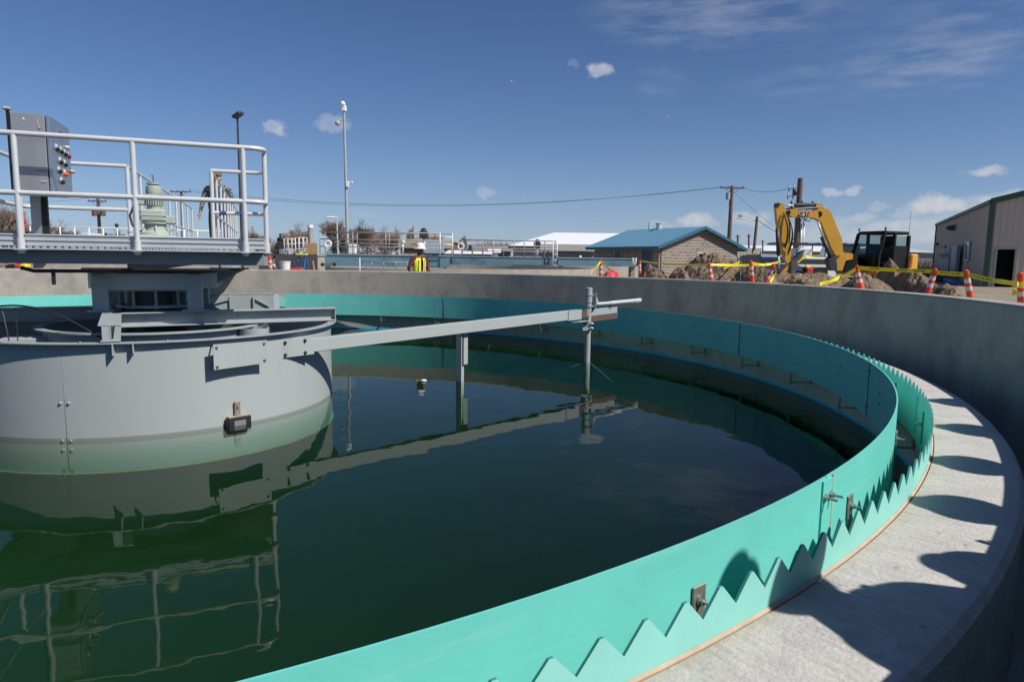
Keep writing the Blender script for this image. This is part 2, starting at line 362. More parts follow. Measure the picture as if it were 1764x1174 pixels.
# water
def water_mat():
    m = bpy.data.materials.new('green_water'); m.use_nodes = True; t = m.node_tree; t.nodes.clear(); L = t.links.new
    o = t.nodes.new('ShaderNodeOutputMaterial'); c = t.nodes.new('ShaderNodeTexCoord')
    n1 = t.nodes.new('ShaderNodeTexNoise'); n1.inputs['Scale'].default_value = 1.6; n1.inputs['Detail'].default_value = 2; L(c.outputs['Object'], n1.inputs['Vector'])
    n2 = t.nodes.new('ShaderNodeTexNoise'); n2.inputs['Scale'].default_value = 11; n2.inputs['Detail'].default_value = 1; L(c.outputs['Object'], n2.inputs['Vector'])
    ad = t.nodes.new('ShaderNodeMath'); ad.operation = 'MULTIPLY_ADD'; L(n2.outputs['Fac'], ad.inputs[0]); ad.inputs[1].default_value = .05; L(n1.outputs['Fac'], ad.inputs[2])
    bu = t.nodes.new('ShaderNodeBump'); bu.inputs['Strength'].default_value = 1; bu.inputs['Distance'].default_value = .0035; L(ad.outputs[0], bu.inputs['Height'])
    fr = t.nodes.new('ShaderNodeFresnel'); fr.inputs['IOR'].default_value = 1.333; L(bu.outputs[0], fr.inputs['Normal'])
    gl = t.nodes.new('ShaderNodeBsdfGlossy'); gl.inputs['Roughness'].default_value = 0.0; L(bu.outputs[0], gl.inputs['Normal'])
    tr = t.nodes.new('ShaderNodeBsdfTransparent')
    mxs = t.nodes.new('ShaderNodeMixShader'); L(fr.outputs[0], mxs.inputs[0]); L(tr.outputs[0], mxs.inputs[1]); L(gl.outputs[0], mxs.inputs[2])
    L(mxs.outputs[0], o.inputs['Surface'])
    ab = t.nodes.new('ShaderNodeVolumeAbsorption'); ab.inputs['Color'].default_value = (.24, .62, .47, 1); ab.inputs['Density'].default_value = 1.35
    sc = t.nodes.new('ShaderNodeVolumeScatter'); sc.inputs['Color'].default_value = (.26, .66, .26, 1); sc.inputs['Density'].default_value = .052; sc.inputs['Anisotropy'].default_value = -.4
    av = t.nodes.new('ShaderNodeAddShader'); L(ab.outputs[0], av.inputs[0]); L(sc.outputs[0], av.inputs[1]); L(av.outputs[0], o.inputs['Volume'])
    return m
wb = MB(); nn = 128; ring = [(CX+7.4695*math.cos(2*pi*i/nn), CY+7.4695*math.sin(2*pi*i/nn)) for i in range(nn)]
wb.add([(x, y, 0) for x, y in ring], [tuple(range(nn))]); wb.add([(x, y, -3.7) for x, y in ring], [tuple(range(nn))[::-1]])
wb.add([(x, y, z) for z in (0, -3.7) for x, y in ring], [(i, (i+1) % nn, (i+1) % nn+nn, i+nn) for i in range(nn)])
tag(wb.build('water', water_mat(), at=(CX, CY, 0)), kind='structure')
# ------------------------------------------------------------------ scum baffle
baf = thing('scum_baffle', 'smooth straight-topped teal ring hanging over the water just inside the notched weir', 'baffle ring', (CX, CY, 0))
seams = [109, 124.6, 152, 180, 208.6, 236, 264, 290, 315.8, 343.8, 372.4, 401, 429.6, 457.6]
for i in range(1, len(seams)):
    a0, a1 = rad(seams[i-1]), rad(seams[i])
    if i == 1: continue
    MB().lathe([(7.174, ZBB), (7.174, ZBT), (7.182, ZBT), (7.182, ZBB)], C3, a0+.0004, a1-.0004, n=max(12, int((a1-a0)*50))).build('baffle_panel', m_green, baf)
MB().lathe([(7.174, ZBB), (7.174, ZBT), (7.182, ZBT), (7.182, ZBB)], C3, rad(109), rad(124.6)-.0004, n=16).build('baffle_panel', m_green, baf)
for sdeg in (315.8, 343.8, 372.4, 401, 429.6):
    a = rad(sdeg)
    MB().lathe([(7.183, ZBB+.005), (7.183, ZBT-.01), (7.189, ZBT-.01), (7.189, ZBB+.005)], C3, a-.006, a+.0075, n=3).build('splice_strip', m_green, baf)
    MB().lathe([(7.1835, ZBB+.003), (7.1835, ZBT-.004), (7.1895, ZBT-.004), (7.1895, ZBB+.003)], C3, a+.0078, a+.0092, n=1).build('sealant_line', m_tan, baf)
    MB().lathe([(7.1705, ZBB+.003), (7.1705, ZBT-.004), (7.1735, ZBT-.004), (7.1735, ZBB+.003)], C3, a-.0011, a+.0011, n=1).build('sealant_line', m_brown, baf)
    for da in (-.0035, .004):
        for z in (ZBT-.075, ZBB+.09):
            P = arc(7.189, a+da, z); d = Vector((math.cos(a+da), math.sin(a+da), 0))
            MB().cyl(P, P+d*.004, .016, 14).cyl(P+d*.004, P+d*.016, .011, 6).cyl(P+d*.016, P+d*.046, .005, 8).build('bolt', m_bolt, baf)
            Pi = arc(7.173, a+da, z); MB().sphere(Pi, .007, 8, 5).build('bolt_head', m_dark, baf)
for deg in [1.9+9.9*k for k in range(10)]+[-8.9, -20, -31, -41.8, -51.1]+[-61-9.9*k for k in range(18)]:
    a = rad(deg); d = Vector((math.cos(a), math.sin(a), 0)); tdir = Vector((-math.sin(a), math.cos(a), 0)); ax = (tdir, d, Z3)
    br = MB()
    br.box(arc(7.187, a, .575), (.062, .008, .10), ax, .003)
    br.box(arc(7.187, a, .36), (.045, .007, .34), ax)
    br.box(arc(7.275, a, .20), (.045, .18, .007), ax); br.box(arc(7.187, a, .195), (.045, .007, .05), ax)
    br.box(arc(7.415, a, .24), (.045, .008, .10), ax)
    br.box(arc(7.35, a, .203), (.045, .12, .007), ax)
    bo = br.build('bracket', m_brkt, baf)
    P = arc(7.191, a, .578); MB().cyl(P, P+d*.006, .017, 14).cyl(P+d*.006, P+d*.016, .011, 6).cyl(P+d*.016, P+d*.04, .0055, 8).build('bolt', m_bolt, bo)
    MB().sphere(arc(7.173, a, .60), .008, 8, 5).sphere(arc(7.173, a, .52), .008, 8, 5).build('bolt_head', m_dark, bo)
# ------------------------------------------------------------------ notched weir
wr = thing('notched_weir', 'teal weir ring with saw-tooth top edge fixed along the concrete launder wall', 'weir', (CX, CY, 0))
TS = rad(1.1); TOP, BOT, LOW = .733, .666, .36
phase = rad(-53.37)
nT = 327; TS = 2*pi/nT
m_weir2 = mat('cut_weir_edge', (.05, .26, .22), .7, var=.1)
def weir_panel(i0, i1):
    b = MB(); pts = []
    # teeth with a slightly flattened tip and a sharp notch
    for i in range(i0, i1):
        a = phase+TS*i
        pts += [(a-TS*.5, BOT), (a-TS*.045, TOP), (a+TS*.045, TOP)]
    pts.append((phase+TS*(i1-.5), BOT)); k = len(pts)
    vi = []; 
    for r in (7.3515, 7.3595):
        for (a, z) in pts: vi.append(arc(r, a, z))
        for (a, z) in pts: vi.append(arc(r, a, LOW))
    fs = []
    for j in range(k-1):
        fs.append((j, j+1, k+j+1, k+j)); fs.append((2*k+j+1, 2*k+j, 3*k+j, 3*k+j+1))
    b.add(vi, fs)
    b.m = 1; b.add(vi, [(j, 2*k+j, 2*k+j+1, j+1) for j in range(k-1)])
    b.m = 0; b.add(vi, [(k+j, k+j+1, 3*k+j+1, 3*k+j) for j in range(k-1)]+[(0, k, 3*k, 2*k), (k-1, 3*k-1, 4*k-1, 2*k-1)])
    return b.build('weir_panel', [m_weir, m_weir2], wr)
step = 327//12
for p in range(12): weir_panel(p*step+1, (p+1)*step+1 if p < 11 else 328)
for k in range(12):
    a = phase+TS*(k*step+.5+0); P = a
    MB().lathe([(7.346, .42), (7.346, BOT-.005), (7.351, BOT-.005), (7.351, .42)], C3, a-.0055, a+.0055, n=2).build('splice_strip', m_edge if k in (0,) else m_green, wr)
for k in range(40):
    a = rad(-48+9*k+4); d = Vector((math.cos(a), math.sin(a), 0)); tdir = Vector((-math.sin(a), math.cos(a), 0)); ax = (tdir, d, Z3)
    s = MB().box(arc(7.347, a, .53), (.035, .006, .20), ax).build('strap', m_brkt, wr)
    P = arc(7.344, a, .55); MB().cyl(P, P-d*.035, .008, 6).build('bolt', m_bolt, s)
# ------------------------------------------------------------------ feedwell
fwl = thing('feedwell', 'grey painted steel drum standing in the water under the platform', 'drum', (CX, CY, 0))
MB().lathe([(1.866, -.30), (1.866, .80), (1.858, .80), (1.858, -.30)], C3, n=160).build('shell', m_grey, fwl)
MB().lathe([(1.840, .800), (1.840, .822), (1.925, .822), (1.925, .812), (1.868, .812), (1.868, .755), (1.858, .755), (1.858, .80)], C3, n=160).build('rim', m_grey2, fwl)
MB().lathe([(1.8668, -.292), (1.8668, -.303), (1.885, -.306), (1.885, -.314), (1.85, -.314), (1.85, -.303)], C3, n=160).build('bottom_ring', m_amber, fwl)
MB().lathe([(1.8668, -.004), (1.8668, -.052), (1.866, -.052), (1.866, -.004)], C3, n=160).build('stained_band', mat('damp_stained_grey', (.27, .29, .285), .4, var=.04), fwl)
def fw_pt(r, deg, z): return arc(r, rad(deg), z)
def fw_ang(px, py):   # angle of the near side of the drum under a photo point
    d = ray(px, py); dx, dy = d.x, d.y; a = dx*dx+dy*dy; bb = -2*(dx*CX+dy*CY); c = CX*CX+CY*CY-1.866**2
    t = (-bb-math.sqrt(bb*bb-4*a*c))/2/a; P = Vector((0, 0, H))+d*t
    return math.atan2(P.y-CY, P.x-CX), P.z
a, z = fw_ang(112, 700)
MB().lathe([(1.8665, -.29), (1.8665, .75), (1.8672, .75), (1.8672, -.29)], C3, a-.0012, a+.0012, n=1).build('seam', mat('seam_shadow_paint', (.22, .24, .24), .6), fwl)
for da in (-.018, .018):
    for zz in (z-.0+.03, -.10, -.02):
        P = arc(1.866, a+da, zz); d = Vector((math.cos(a), math.sin(a), 0))
        MB().cyl(P, P+d*.005, .014, 12).sphere(P+d*.006, .011, 10, 6).build('rivet', m_grey2, fwl)
for (px, h) in ((197, .10), (231, .085)):
    a, z = fw_ang(px, 600); ax = (Vector((-math.sin(a), math.cos(a), 0)), Vector((math.cos(a), math.sin(a), 0)), Z3)
    MB().box(arc(1.90, a, .812-h/2), (.008, .065, h), ax).build('gusset', m_grey, fwl)
for dd in range(0, 360, 20):
    a = rad(dd); P = arc(1.90, a, .822); MB().cyl(P, P+Z3*.012, .012, 6).build('bolt', m_bolt, fwl)
# plate hung off the shell
Pa = Vector((-2.668, 5.985, 0)); Pb = Vector((-2.325, 6.365, 0)); dd = (Pb-Pa).normalized(); nn_ = Vector((dd.y, -dd.x, 0))
wp = (Pb-Pa).length
pl = MB().prism([(0, .548), (wp, .560), (wp, .778), (0, .778)], Pa, dd, Z3, .006)
plo = pl.build('hatch_plate', m_grey, fwl)
for x, z in ((.03, .575), (wp-.03, .59), (.03, .75), (wp-.03, .75)):
    P = Pa+dd*x+Z3*z; MB().cyl(P-nn_*.13, P+nn_*.018, .007, 8).cyl(P+nn_*.003, P+nn_*.013, .013, 6).build('standoff_bolt', m_bolt, plo)
# float box
flt = thing('float_box', 'small black box with a tan frame floating against the grey drum', 'float', (-2.53, 6.15, 0))
a, _ = fw_ang(408, 728); ax = (Vector((-math.sin(a), math.cos(a), 0)), Vector((math.cos(a), math.sin(a), 0)), Z3)
MB().box(arc(1.905, a, .015), (.225, .06, .13), ax, .01).build('case', m_black, flt)
MB().box(arc(1.905, a, .082), (.20, .05, .006), ax).build('lid', m_tan, flt)
MB().box(arc(1.937, a, .02), (.11, .004, .05), ax).build('label_plate', m_ss, flt)
MB().box(arc(1.885, a, .15), (.055, .02, .13), ax, .004).cyl(arc(1.895, a, .17), arc(1.912, a, .17), .012, 6).build('hanger', m_brkt, flt)
# inner well, ducts and cable inside the feedwell
inn = thing('inner_well', 'grey inner steel ring sitting inside the drum', 'inner ring', (CX, CY, 0))
MB().lathe([(1.06, -.6), (1.06, .80), (1.05, .80), (1.05, -.6)], C3, n=96).build('shell', m_grey2, inn)
MB().lathe([(1.05, .80), (1.05, .815), (1.13, .815), (1.13, .80)], C3, n=96).build('rim', m_grey2, inn)
sc_ = thing('scoop_pipe', 'short grey open pipe standing inside the drum at its right side', 'pipe', (-2.78, 7.25, 0))
MB().lathe([(.15, -.4), (.15, .80), (.142, .80), (.142, -.4)], (-2.78, 7.25, 0), n=40).build('pipe_wall', m_grey2, sc_)
dx = thing('inlet_duct', 'grey sheet duct low inside the left of the drum', 'duct', (-4.75, 6.75, 0))
MB().box((-4.85, 6.72, .60), (.42, .3, .26), (U, Wv, Z3), .006).build('duct_body', m_grey2, dx)
MB().box((-4.50, 6.72, .57), (.24, .24, .24), (U, Wv, Z3), .006).build('duct_box', m_grey2, dx)
cb_ = MB().tube([uw(-1.95+t*1.75, -.75-.28*t, .66+.42*math.sin(pi*t)) for t in [i/20 for i in range(21)]], .009, 8)
tag(cb_.build('drum_cable', m_black, at=uw(-1, -1, .7)), 'black cable arching over the open left side of the grey drum', 'cable')
cb_ = MB().tube([uw(-1.12, -.9, .75), uw(-1.16, -.86, 1.0), uw(-1.25, -.8, 1.16)], .006, 6).tube([uw(-1.05, -.9, .75), uw(-1.06, -.87, 1.05)], .005, 6)
tag(cb_.build('cable_tails', m_black, at=uw(-1.1, -.9, .8)), 'two thin black cable ends sticking up inside the grey drum', 'cable')
# pinwheel of beams carrying the cage
u2 = Vector((.868, .497, 0)); w2 = Vector((-.497, .868, 0))
fr = thing('support_beams', 'grey steel I-beams crossing the top of the drum under the cage', 'beams', (CX, CY, .84))
for k in range(4):
    R = Matrix.Rotation(k*pi/2, 3, 'Z'); d = R @ u2; q = R @ w2
    p = C3+q*-.52+d*-.42; e = C3+q*-.52+d*1.84
    if k == 3: p = C3+q*-.42+d*-.52; e = C3+q*-.42+d*1.86
    b = MB(); b.bar(p+Z3*.905, e+Z3*.905, .010, .126); b.bar(p+Z3*.973, e+Z3*.973, .17, .011); b.bar(p+Z3*.8375, e+Z3*.8375, .15, .011)
    b.bar(e-d*.004+Z3*.905-q*.033, e-d*.012+Z3*.905-q*.033, .054, .125)
    bo = b.build('beam', m_grey2, fr)
    for t in (.3, 1.2): 
        P = p+d*t-q*.006+Z3*.9; MB().cyl(P, P-q*.02, .011, 6).build('bolt', m_bolt, bo)
# drive cage
cg = thing('drive_cage', 'dark square steel cage and bearing drum between the platform and the drum', 'drive cage', (CX, CY, .98))
for su in (-1, 1):
    for sw in (-1, 1):
        b = MB().box(uw(su*.435, sw*.435, 1.175), (.15, .15, .39), (U, Wv, Z3), .008); b.box(uw(su*.435, sw*.435, .988), (.24, .24, .014), (U, Wv, Z3))
        co = b.build('column', m_grey2, cg)
        for x in (-.035, .035):
            for z in (1.24, 1.33):
                P = uw(su*.435+x, sw*.51, z); MB().cyl(P, P+Wv*sw*.016, .014, 6).build('bolt', m_bolt, co)
b = MB()
for s in (-1, 1):
    b.box(uw(0, s*.49, 1.285), (.716, .014, .17), (U, Wv, Z3)); b.box(uw(s*.49, 0, 1.285), (.014, .716, .17), (U, Wv, Z3))
    b.box(uw(0, s*.47, 1.195), (.716, .06, .012), (U, Wv, Z3))
b.build('apron', m_grey2, cg)
b = MB(); b.prism([(0, 1.42), (.44, 1.42), (0, 1.20)], uw(.52, .55, 0), U, Z3, .012); b.prism([(0, 1.42), (.44, 1.42), (.44, 1.40), (0, 1.40)], uw(.52, .55, 0), U, Z3, .1); b.build('side_gusset', m_grey2, cg)
MB().lathe([(.63, 1.21), (.63, 1.375), (.615, 1.375), (.615, 1.21)], C3, n=72).build('bearing_drum', m_grey2, cg)
MB().lathe([(.01, 1.39), (.72, 1.39), (.72, 1.40), (.01, 1.40)], C3, n=72).lathe([(.56, 1.376), (.60, 1.376), (.60, 1.389), (.56, 1.389)], C3, n=48).build('turntable_plate', m_dark, cg)
MB().lathe([(.3, .6), (.3, 1.2), (.29, 1.2), (.29, .6)], C3, n=40).build('center_shaft', m_dark, cg)
b = MB()
for k in range(10):
    a = rad(36*k+10); b.cyl(C3+Vector((.36*math.cos(a), .36*math.sin(a), .99)), C3+Vector((.36*math.cos(a), .36*math.sin(a), 1.2)), .016, 8)
b.lathe([(.335, 1.0), (.385, 1.0), (.385, 1.03), (.335, 1.03)], C3, n=40); b.build('rod_ring', m_grey2, cg)
# ------------------------------------------------------------------ platform
DZ = 1.612; UL, UR, WF, WB = -1.50, 1.18, -1.0, 1.15
pf = thing('access_platform', 'aluminium platform with pipe railings over the centre of the tank', 'platform', uw(0, 0, 1.48))
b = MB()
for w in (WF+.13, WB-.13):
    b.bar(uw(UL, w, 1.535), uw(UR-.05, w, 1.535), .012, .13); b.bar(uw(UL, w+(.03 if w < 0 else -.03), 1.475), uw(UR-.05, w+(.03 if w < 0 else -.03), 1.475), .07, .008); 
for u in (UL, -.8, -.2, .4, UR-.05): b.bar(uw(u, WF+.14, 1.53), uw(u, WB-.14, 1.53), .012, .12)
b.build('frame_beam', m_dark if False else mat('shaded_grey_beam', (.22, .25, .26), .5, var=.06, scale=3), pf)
b = MB().box(uw((UL+UR)/2-.02, (WF+WB)/2, 1.606), (UR-UL-.03, WB-WF+.03, .013), (U, Wv, Z3)).build('deck_plate', m_gal, pf)
b = MB()
for k in range(44):
    u = UL+.05+k*.058
    if u < UR-.08: b.bar(uw(u, WF+.02, 1.6225), uw(u, WB-.02, 1.6225), .006, .022)
b.build('grating', m_gal, pf)
def toe(p, q, parent, side):
    b = MB(); p = Vector(p); q = Vector(q); n = (q-p).normalized().cross(Z3)*side
    b.bar(p+Z3*.055, q+Z3*.055, .004, .105)
    for z in (.008, .055, .102): b.bar(p+Z3*z+n*.007, q+Z3*z+n*.007, .014, .014, bev=.004)
    return b.build('toe_board', m_gal, parent)
toe(uw(UL, WF+.03, DZ+.02), uw(UR-.03, WF+.03, DZ+.02), pf, 1)
toe(uw(UL+.02, WB-.03, DZ+.02), uw(-.45, WB-.03, DZ+.02), pf, 1)
toe(uw(.60, WB-.03, DZ+.02), uw(UR-.03, WB-.03, DZ+.02), pf, 1)
toe(uw(UR-.04, WF+.05, DZ+.02), uw(UR-.04, WB-.05, DZ+.02), pf, -1)
toe(uw(UL+.02, WF+.05, DZ+.02), uw(UL+.02, WB-.05, DZ+.02), pf, 1)
TZ, MZ, RR = 2.628, 2.105, .0245
def post(u, w, parent, base=True, h=TZ):
    b = MB().cyl(uw(u, w, DZ-.05), uw(u, w, h-.012), RR, 14)
    b.cyl(uw(u, w, DZ-.04), uw(u, w, DZ+.085), RR+.008, 14)
    o = b.build('post', m_rail, parent)
    MB().box(uw(u, w, DZ-.012), (.09, .10, .012), (U, Wv, Z3)).build('foot', m_gal, o); return o
def rail(pts, parent, name='rail'):
    return MB().tube(pts, RR, 14).build(name, m_rail, parent)
def rounded(corners, r=.12, n=6):
    out = [Vector(corners[0])]
    for i in range(1, len(corners)-1):
        a, c, d = map(Vector, (corners[i-1], corners[i], corners[i+1])); u = (a-c).normalized(); v = (d-c).normalized()
        p, q = c+u*r, c+v*r
        for k in range(n+1):
            t = k/n; out.append(p*(1-t)**2+c*2*t*(1-t)+q*t*t)
    out.append(Vector(corners[-1])); return out
wf, wb = WF-.02, WB-.02
for z in (TZ, MZ):
    rail(rounded([uw(-.40, wb, z-.0), uw(UL+.02, wb, z), uw(UL+.02, wf, z), uw(UR-.01, wf, z), uw(UR-.01, wb, z), uw(.54, wb, z)] , .13), pf, 'top_rail' if z == TZ else 'mid_rail')
for (u, w) in [(-.935, wf), (.005, wf), (.97, wf), (UR-.01, wf+.2), (UR-.01, .1), (UR-.01, wb-.16), (UL+.02, wf+.2), (UL+.02, .1), (UL+.02, wb-.16), (-.40, wb), (.54, wb)]: post(u, w, pf)
MB().cyl(uw(.86, wb, MZ), uw(.92, wb, MZ), RR+.002, 14).cyl(uw(.62, wb, MZ), uw(.70, wb, MZ), RR+.002, 14).build('tape_wrap', m_tape, pf)
# black conduit under the platform
cu = MB().tube([uw(-1.0, WF+.15, 1.43), uw(-.9, WF+.16, 1.40), uw(-.3, -.75, 1.40), uw(.1, -.6, 1.40)], .018, 8); cu.cyl(uw(-.75, WF+.18, 1.42), uw(-.75, WF+.18, 1.27), .018, 8)
cu.bar(uw(-.5, -.9, 1.425), uw(.9, -.9, 1.425), .02, .02)
cu.build('conduit', m_black, pf)
# walkway out to the far wall
wk = thing('access_walkway', 'long straight aluminium walkway with pipe railings leading away to the far tank wall', 'walkway', uw(.07, 1.2, 1.45))
WE = 8.75
b = MB()
for u in (-.45, .59): b.bar(uw(u, WB, 1.46), uw(u, WE, 1.46), .014, .22); b.bar(uw(u, WB, 1.345), uw(u, WE, 1.345), .10, .012)
for k in range(9): b.bar(uw(-.45, WB+.3+k*.9, 1.5), uw(.58, WB+.3+k*.9, 1.5), .05, .08)
b.build('girder', m_grey2, wk)
MB().box(uw(.07, (WB+WE)/2+.02, 1.598), (1.04, WE-WB-.02, .02), (U, Wv, Z3)).build('deck_plate', m_gal, wk)
RR = .018
for u in (-.40, .54):
    ds = .98; posts = [WB+.9+ds*k for k in range(8)]
    for w in posts: post(u, w, wk)
    for z in (TZ, MZ): rail([uw(u, WB+.03, z), uw(u, posts[-1], z)], wk, 'top_rail' if z == TZ else 'mid_rail')
    toe(uw(u, WB+.06, DZ+.02), uw(u, WE-.1, DZ+.02), wk, 1 if u < 0 else -1)
# ------------------------------------------------------------------ control cabinet
cab = thing('control_cabinet', 'tall stainless steel control cabinet with push buttons behind the platform railing', 'control cabinet', uw(-.98, -.4, DZ))
A1, A2, B1, B2, Z1, Z2 = -1.015, -.745, -.80, -.10, 2.135, 2.845
MB().box(uw((A1+A2)/2, (B1+B2)/2, (Z1+Z2)/2), (A2-A1, B2-B1, Z2-Z1), (U, Wv, Z3), .006).build('cabinet_body', m_ss, cab)
m_dred = mat('dark_red_button', (.30, .02, .03), .4)
door = MB().box(uw(A2+.022, (B1+B2)/2, (Z1+Z2)/2), (.03, B2-B1-.01, Z2-Z1-.012), (U, Wv, Z3), .006).build('door', m_door, cab)
fx = A2+.037
def onf(w, z, dw, dz, m, name, t=.004): return MB().box(uw(fx+t/2, w, z), (t, dw, dz), (U, Wv, Z3)).build(name, m, door)
def knob(w, z, r, m, l=.035, name='button'):
    return MB().cyl(uw(fx+.004, w, z), uw(fx+l, w, z), r, 14).cyl(uw(fx+.002, w, z), uw(fx+.010, w, z), r*1.35, 14).build(name, m, door)
onf(-.42, 2.72, .22, .10, m_ss, 'name_plate')
MB().box(uw(fx+.006, -.44, 2.74), (.003, .13, .018), (U, Wv, Z3)).box(uw(fx+.006, -.40, 2.712), (.003, .10, .016), (U, Wv, Z3)).box(uw(fx+.006, -.46, 2.69), (.003, .07, .012), (U, Wv, Z3)).build('logo_mark', m_tape, door)
for w, z, m_ in [(-.60, 2.56, m_black), (-.46, 2.555, m_black), (-.32, 2.55, m_black), (-.20, 2.545, m_dred), (-.50, 2.45, m_black), (-.34, 2.445, m_black), (-.56, 2.355, m_black), (-.36, 2.35, m_orange), (-.50, 2.26, m_black)]:
    onf(w-.01, z+.03, .07, .036, m_white, 'button_label'); knob(w, z, .017, m_, .034 if m_ in (m_orange,) else .026)
knob(-.26, 2.63, .012, m_white, .03, 'lamp_cap'); 
MB().sphere(uw(fx+.02, -.16, 2.40), .025, 12, 8, (1, 1.6, .8)).build('padlock_wrap', m_tan, door)
for z, l in ((2.66, .10), (2.33, .09), (2.235, .05)):
    MB().box(uw(A2-.012-l/2, B1-.004, z), (l, .006, .018), (U, Wv, Z3)).build('tape_scrap', m_tan, cab)
MB().sphere(uw(-.79, B1-.004, 2.72), .014, 10, 6, (1, .3, 1)).bar(uw(-.795, B1-.004, 2.73), uw(-.80, B1-.004, 2.80), .004, .01).build('putty_spot', m_tan, cab)
MB().sphere(uw(-.91, B1-.002, 2.79), .012, 10, 6, (1, .3, 1)).build('plug', m_white, cab)
b = MB().bar(uw(A1-.016, B1+.01, 2.875), uw(A1-.016, B1+.01, 2.14), .02, .02); b.build('mounting_strut', m_black, cab)
MB().bar(uw(A1-.05, B1, 2.875), uw(A1+.015, B1, 2.875), .05, .03, bev=.01).build('strut_cap', m_tan, cab)
b = MB().bar(uw(-.95, -.45, DZ+.012), uw(-.95, -.45, Z1), .085, .05, Wv, .004); b.build('pedestal', m_ss, cab)
MB().bar(uw(-.875, -.45, DZ+.012), uw(-.875, -.45, Z1), .05, .045, Wv).build('conduit', m_black, cab)
MB().box(uw(-.92, -.45, DZ+.018), (.26, .22, .012), (U, Wv, Z3)).build('base_plate', m_ss, cab)
# ------------------------------------------------------------------ drive motor
mo = thing('drive_motor', 'pale grey-green gear motor standing upright in the middle of the platform', 'motor', uw(.03, 0, DZ))
def up_(u, w, z): return uw(.03+u, w, z)
mc = up_(0, 0, 0)
MB().box(up_(.02, 0, 1.70), (.42, .40, .15), (U, Wv, Z3), .02).build('gear_base', m_green_motor, mo)
MB().lathe([(.0, 1.775), (.17, 1.775), (.165, 1.80), (.11, 1.83), (.105, 1.895), (.135, 1.90), (.135, 1.915), (0, 1.915)], mc, n=32).build('neck_flange', m_green_motor, mo)
b = MB()
for k in range(6):
    a = k*pi/3; p = mc+Vector((.16*math.cos(a), .16*math.sin(a), 1.775)); b.bar(p, mc+Vector((.09*math.cos(a), .09*math.sin(a), 1.895)), .014, .03)
b.build('neck_rib', m_green_motor, mo)
MB().box(up_(-.01, 0, 1.985), (.25, .24, .13), (U, Wv, Z3), .018).box(up_(.15, 0, 1.945), (.10, .16, .09), (U, Wv, Z3), .012).box(up_(-.01, 0, 1.985), (.262, .252, .02), (U, Wv, Z3), .006).build('gearbox', m_green_motor, mo)
b = MB().lathe([(0, 2.05), (.075, 2.05), (.075, 2.09), (.085, 2.095), (.085, 2.215), (.075, 2.22), (0, 2.22)], mc, n=32)
for k in range(26):
    a = 2*pi*k/26; b.bar(mc+Vector((.092*math.cos(a), .092*math.sin(a), 2.10)), mc+Vector((.092*math.cos(a), .092*math.sin(a), 2.21)), .004, .02, Vector((math.cos(a), math.sin(a), 0)))
b.build('motor_body', m_green_motor, mo)
MB().lathe([(0, 2.222), (.078, 2.222), (.082, 2.235), (.075, 2.30), (.05, 2.315), (0, 2.318)], mc, n=32).build('fan_cover', m_green_motor, mo)
MB().lathe([(0, 2.319), (.07, 2.322), (.07, 2.333), (0, 2.345)], mc, n=24).build('rain_cap', m_green_motor, mo)
MB().tube([up_(0, 0, 2.34), up_(0, 0, 2.40), up_(-.005, 0, 2.42), up_(-.02, 0, 2.415)], .005, 8).build('lifting_hook', m_dark, mo)
MB().box(up_(-.12, -.02, 2.14), (.08, .07, .09), (U, Wv, Z3), .01).build('terminal_box', m_green_motor, mo)
MB().tube([up_(-.14, -.02, 2.12), up_(-.2, -.02, 2.08), up_(-.24, -.02, 1.98), up_(-.22, -.02, 1.88), up_(-.16, -.03, 1.82), up_(-.08, -.05, 1.80)], .012, 10).build('flexible_conduit', m_dark, mo)
MB().lathe([(.035, -.008), (.048, -.008), (.048, .008), (.035, .008)], up_(-.21, -.1, 1.80), n=20).build('eye_bolt', m_green_motor, mo)
MB().tube([up_(.19, -.1, 1.80)+Vector((.04*math.cos(t), 0, .04*math.sin(t))) for t in [2*pi*i/14 for i in range(14)]], .008, 8, closed=True).build('eye_bolt', m_green_motor, mo)
MB().cyl(up_(-.02, -.20, 1.70), up_(.02, -.26, 1.67), .022, 12).build('drain_plug', m_dark, mo)
# ------------------------------------------------------------------ skimmer arm
A_ = Vector((-2.235, 6.79, .655)); B_ = Vector((1.0, 10.29, .752)); ad = (B_-A_).normalized(); an = ad.cross(Z3).normalized()
sk = thing('skimmer_arm', 'long light grey beam reaching from the drum across the water to the pipe post', 'skimmer arm', (A_.x, A_.y, 0))
s0 = A_+an*.02
MB().bar(A_, B_, .09, .142, bev=.006).build('beam', m_grey, sk)
MB().bar(A_+an*.055-ad*.16, A_+an*.055+ad*.22, .012, .175).build('end_plate', m_grey, sk)
for t in (-.10, .12):
    for z in (-.062, .062):
        P = A_+an*.061+ad*t+Z3*z; MB().cyl(P, P+an*.02, .012, 6).cyl(P, P+an*.006, .018, 12).build('bolt', m_dark, sk)
MB().bar(B_-ad*.30+an*.05, B_+ad*.02+an*.05, .012, .15).build('end_plate', m_grey, sk)
MB().bar(B_+ad*.0+an*.02, B_+ad*.20+an*.02, .02, .12).build('rubber_wiper', m_brown, sk)
wc = Vector((1.177, 10.48, 0))
MB().bar(B_+ad*.20, B_+ad*1.02, .05, .15).build('wiper_block', m_grey2, sk)
MB().bar(B_+ad*.20+an*.03-Z3*.09, B_+ad*1.02+an*.03-Z3*.09, .018, .09).build('rubber_wiper', m_brown, sk)
st = Vector((-.67, 8.62, 0))
b = MB().bar(st+an*.03-ad*.04+Z3*-.5, st+an*.03-ad*.04+Z3*.64, .10, .012, ad); b.bar(st+an*.03+Z3*-.5+ad*.0, st+an*.03+Z3*.64+ad*.0, .012, .08, ad); b.bar(st+an*.06+ad*.045+Z3*.22, st+an*.06+ad*.045+Z3*.64, .012, .07, ad)
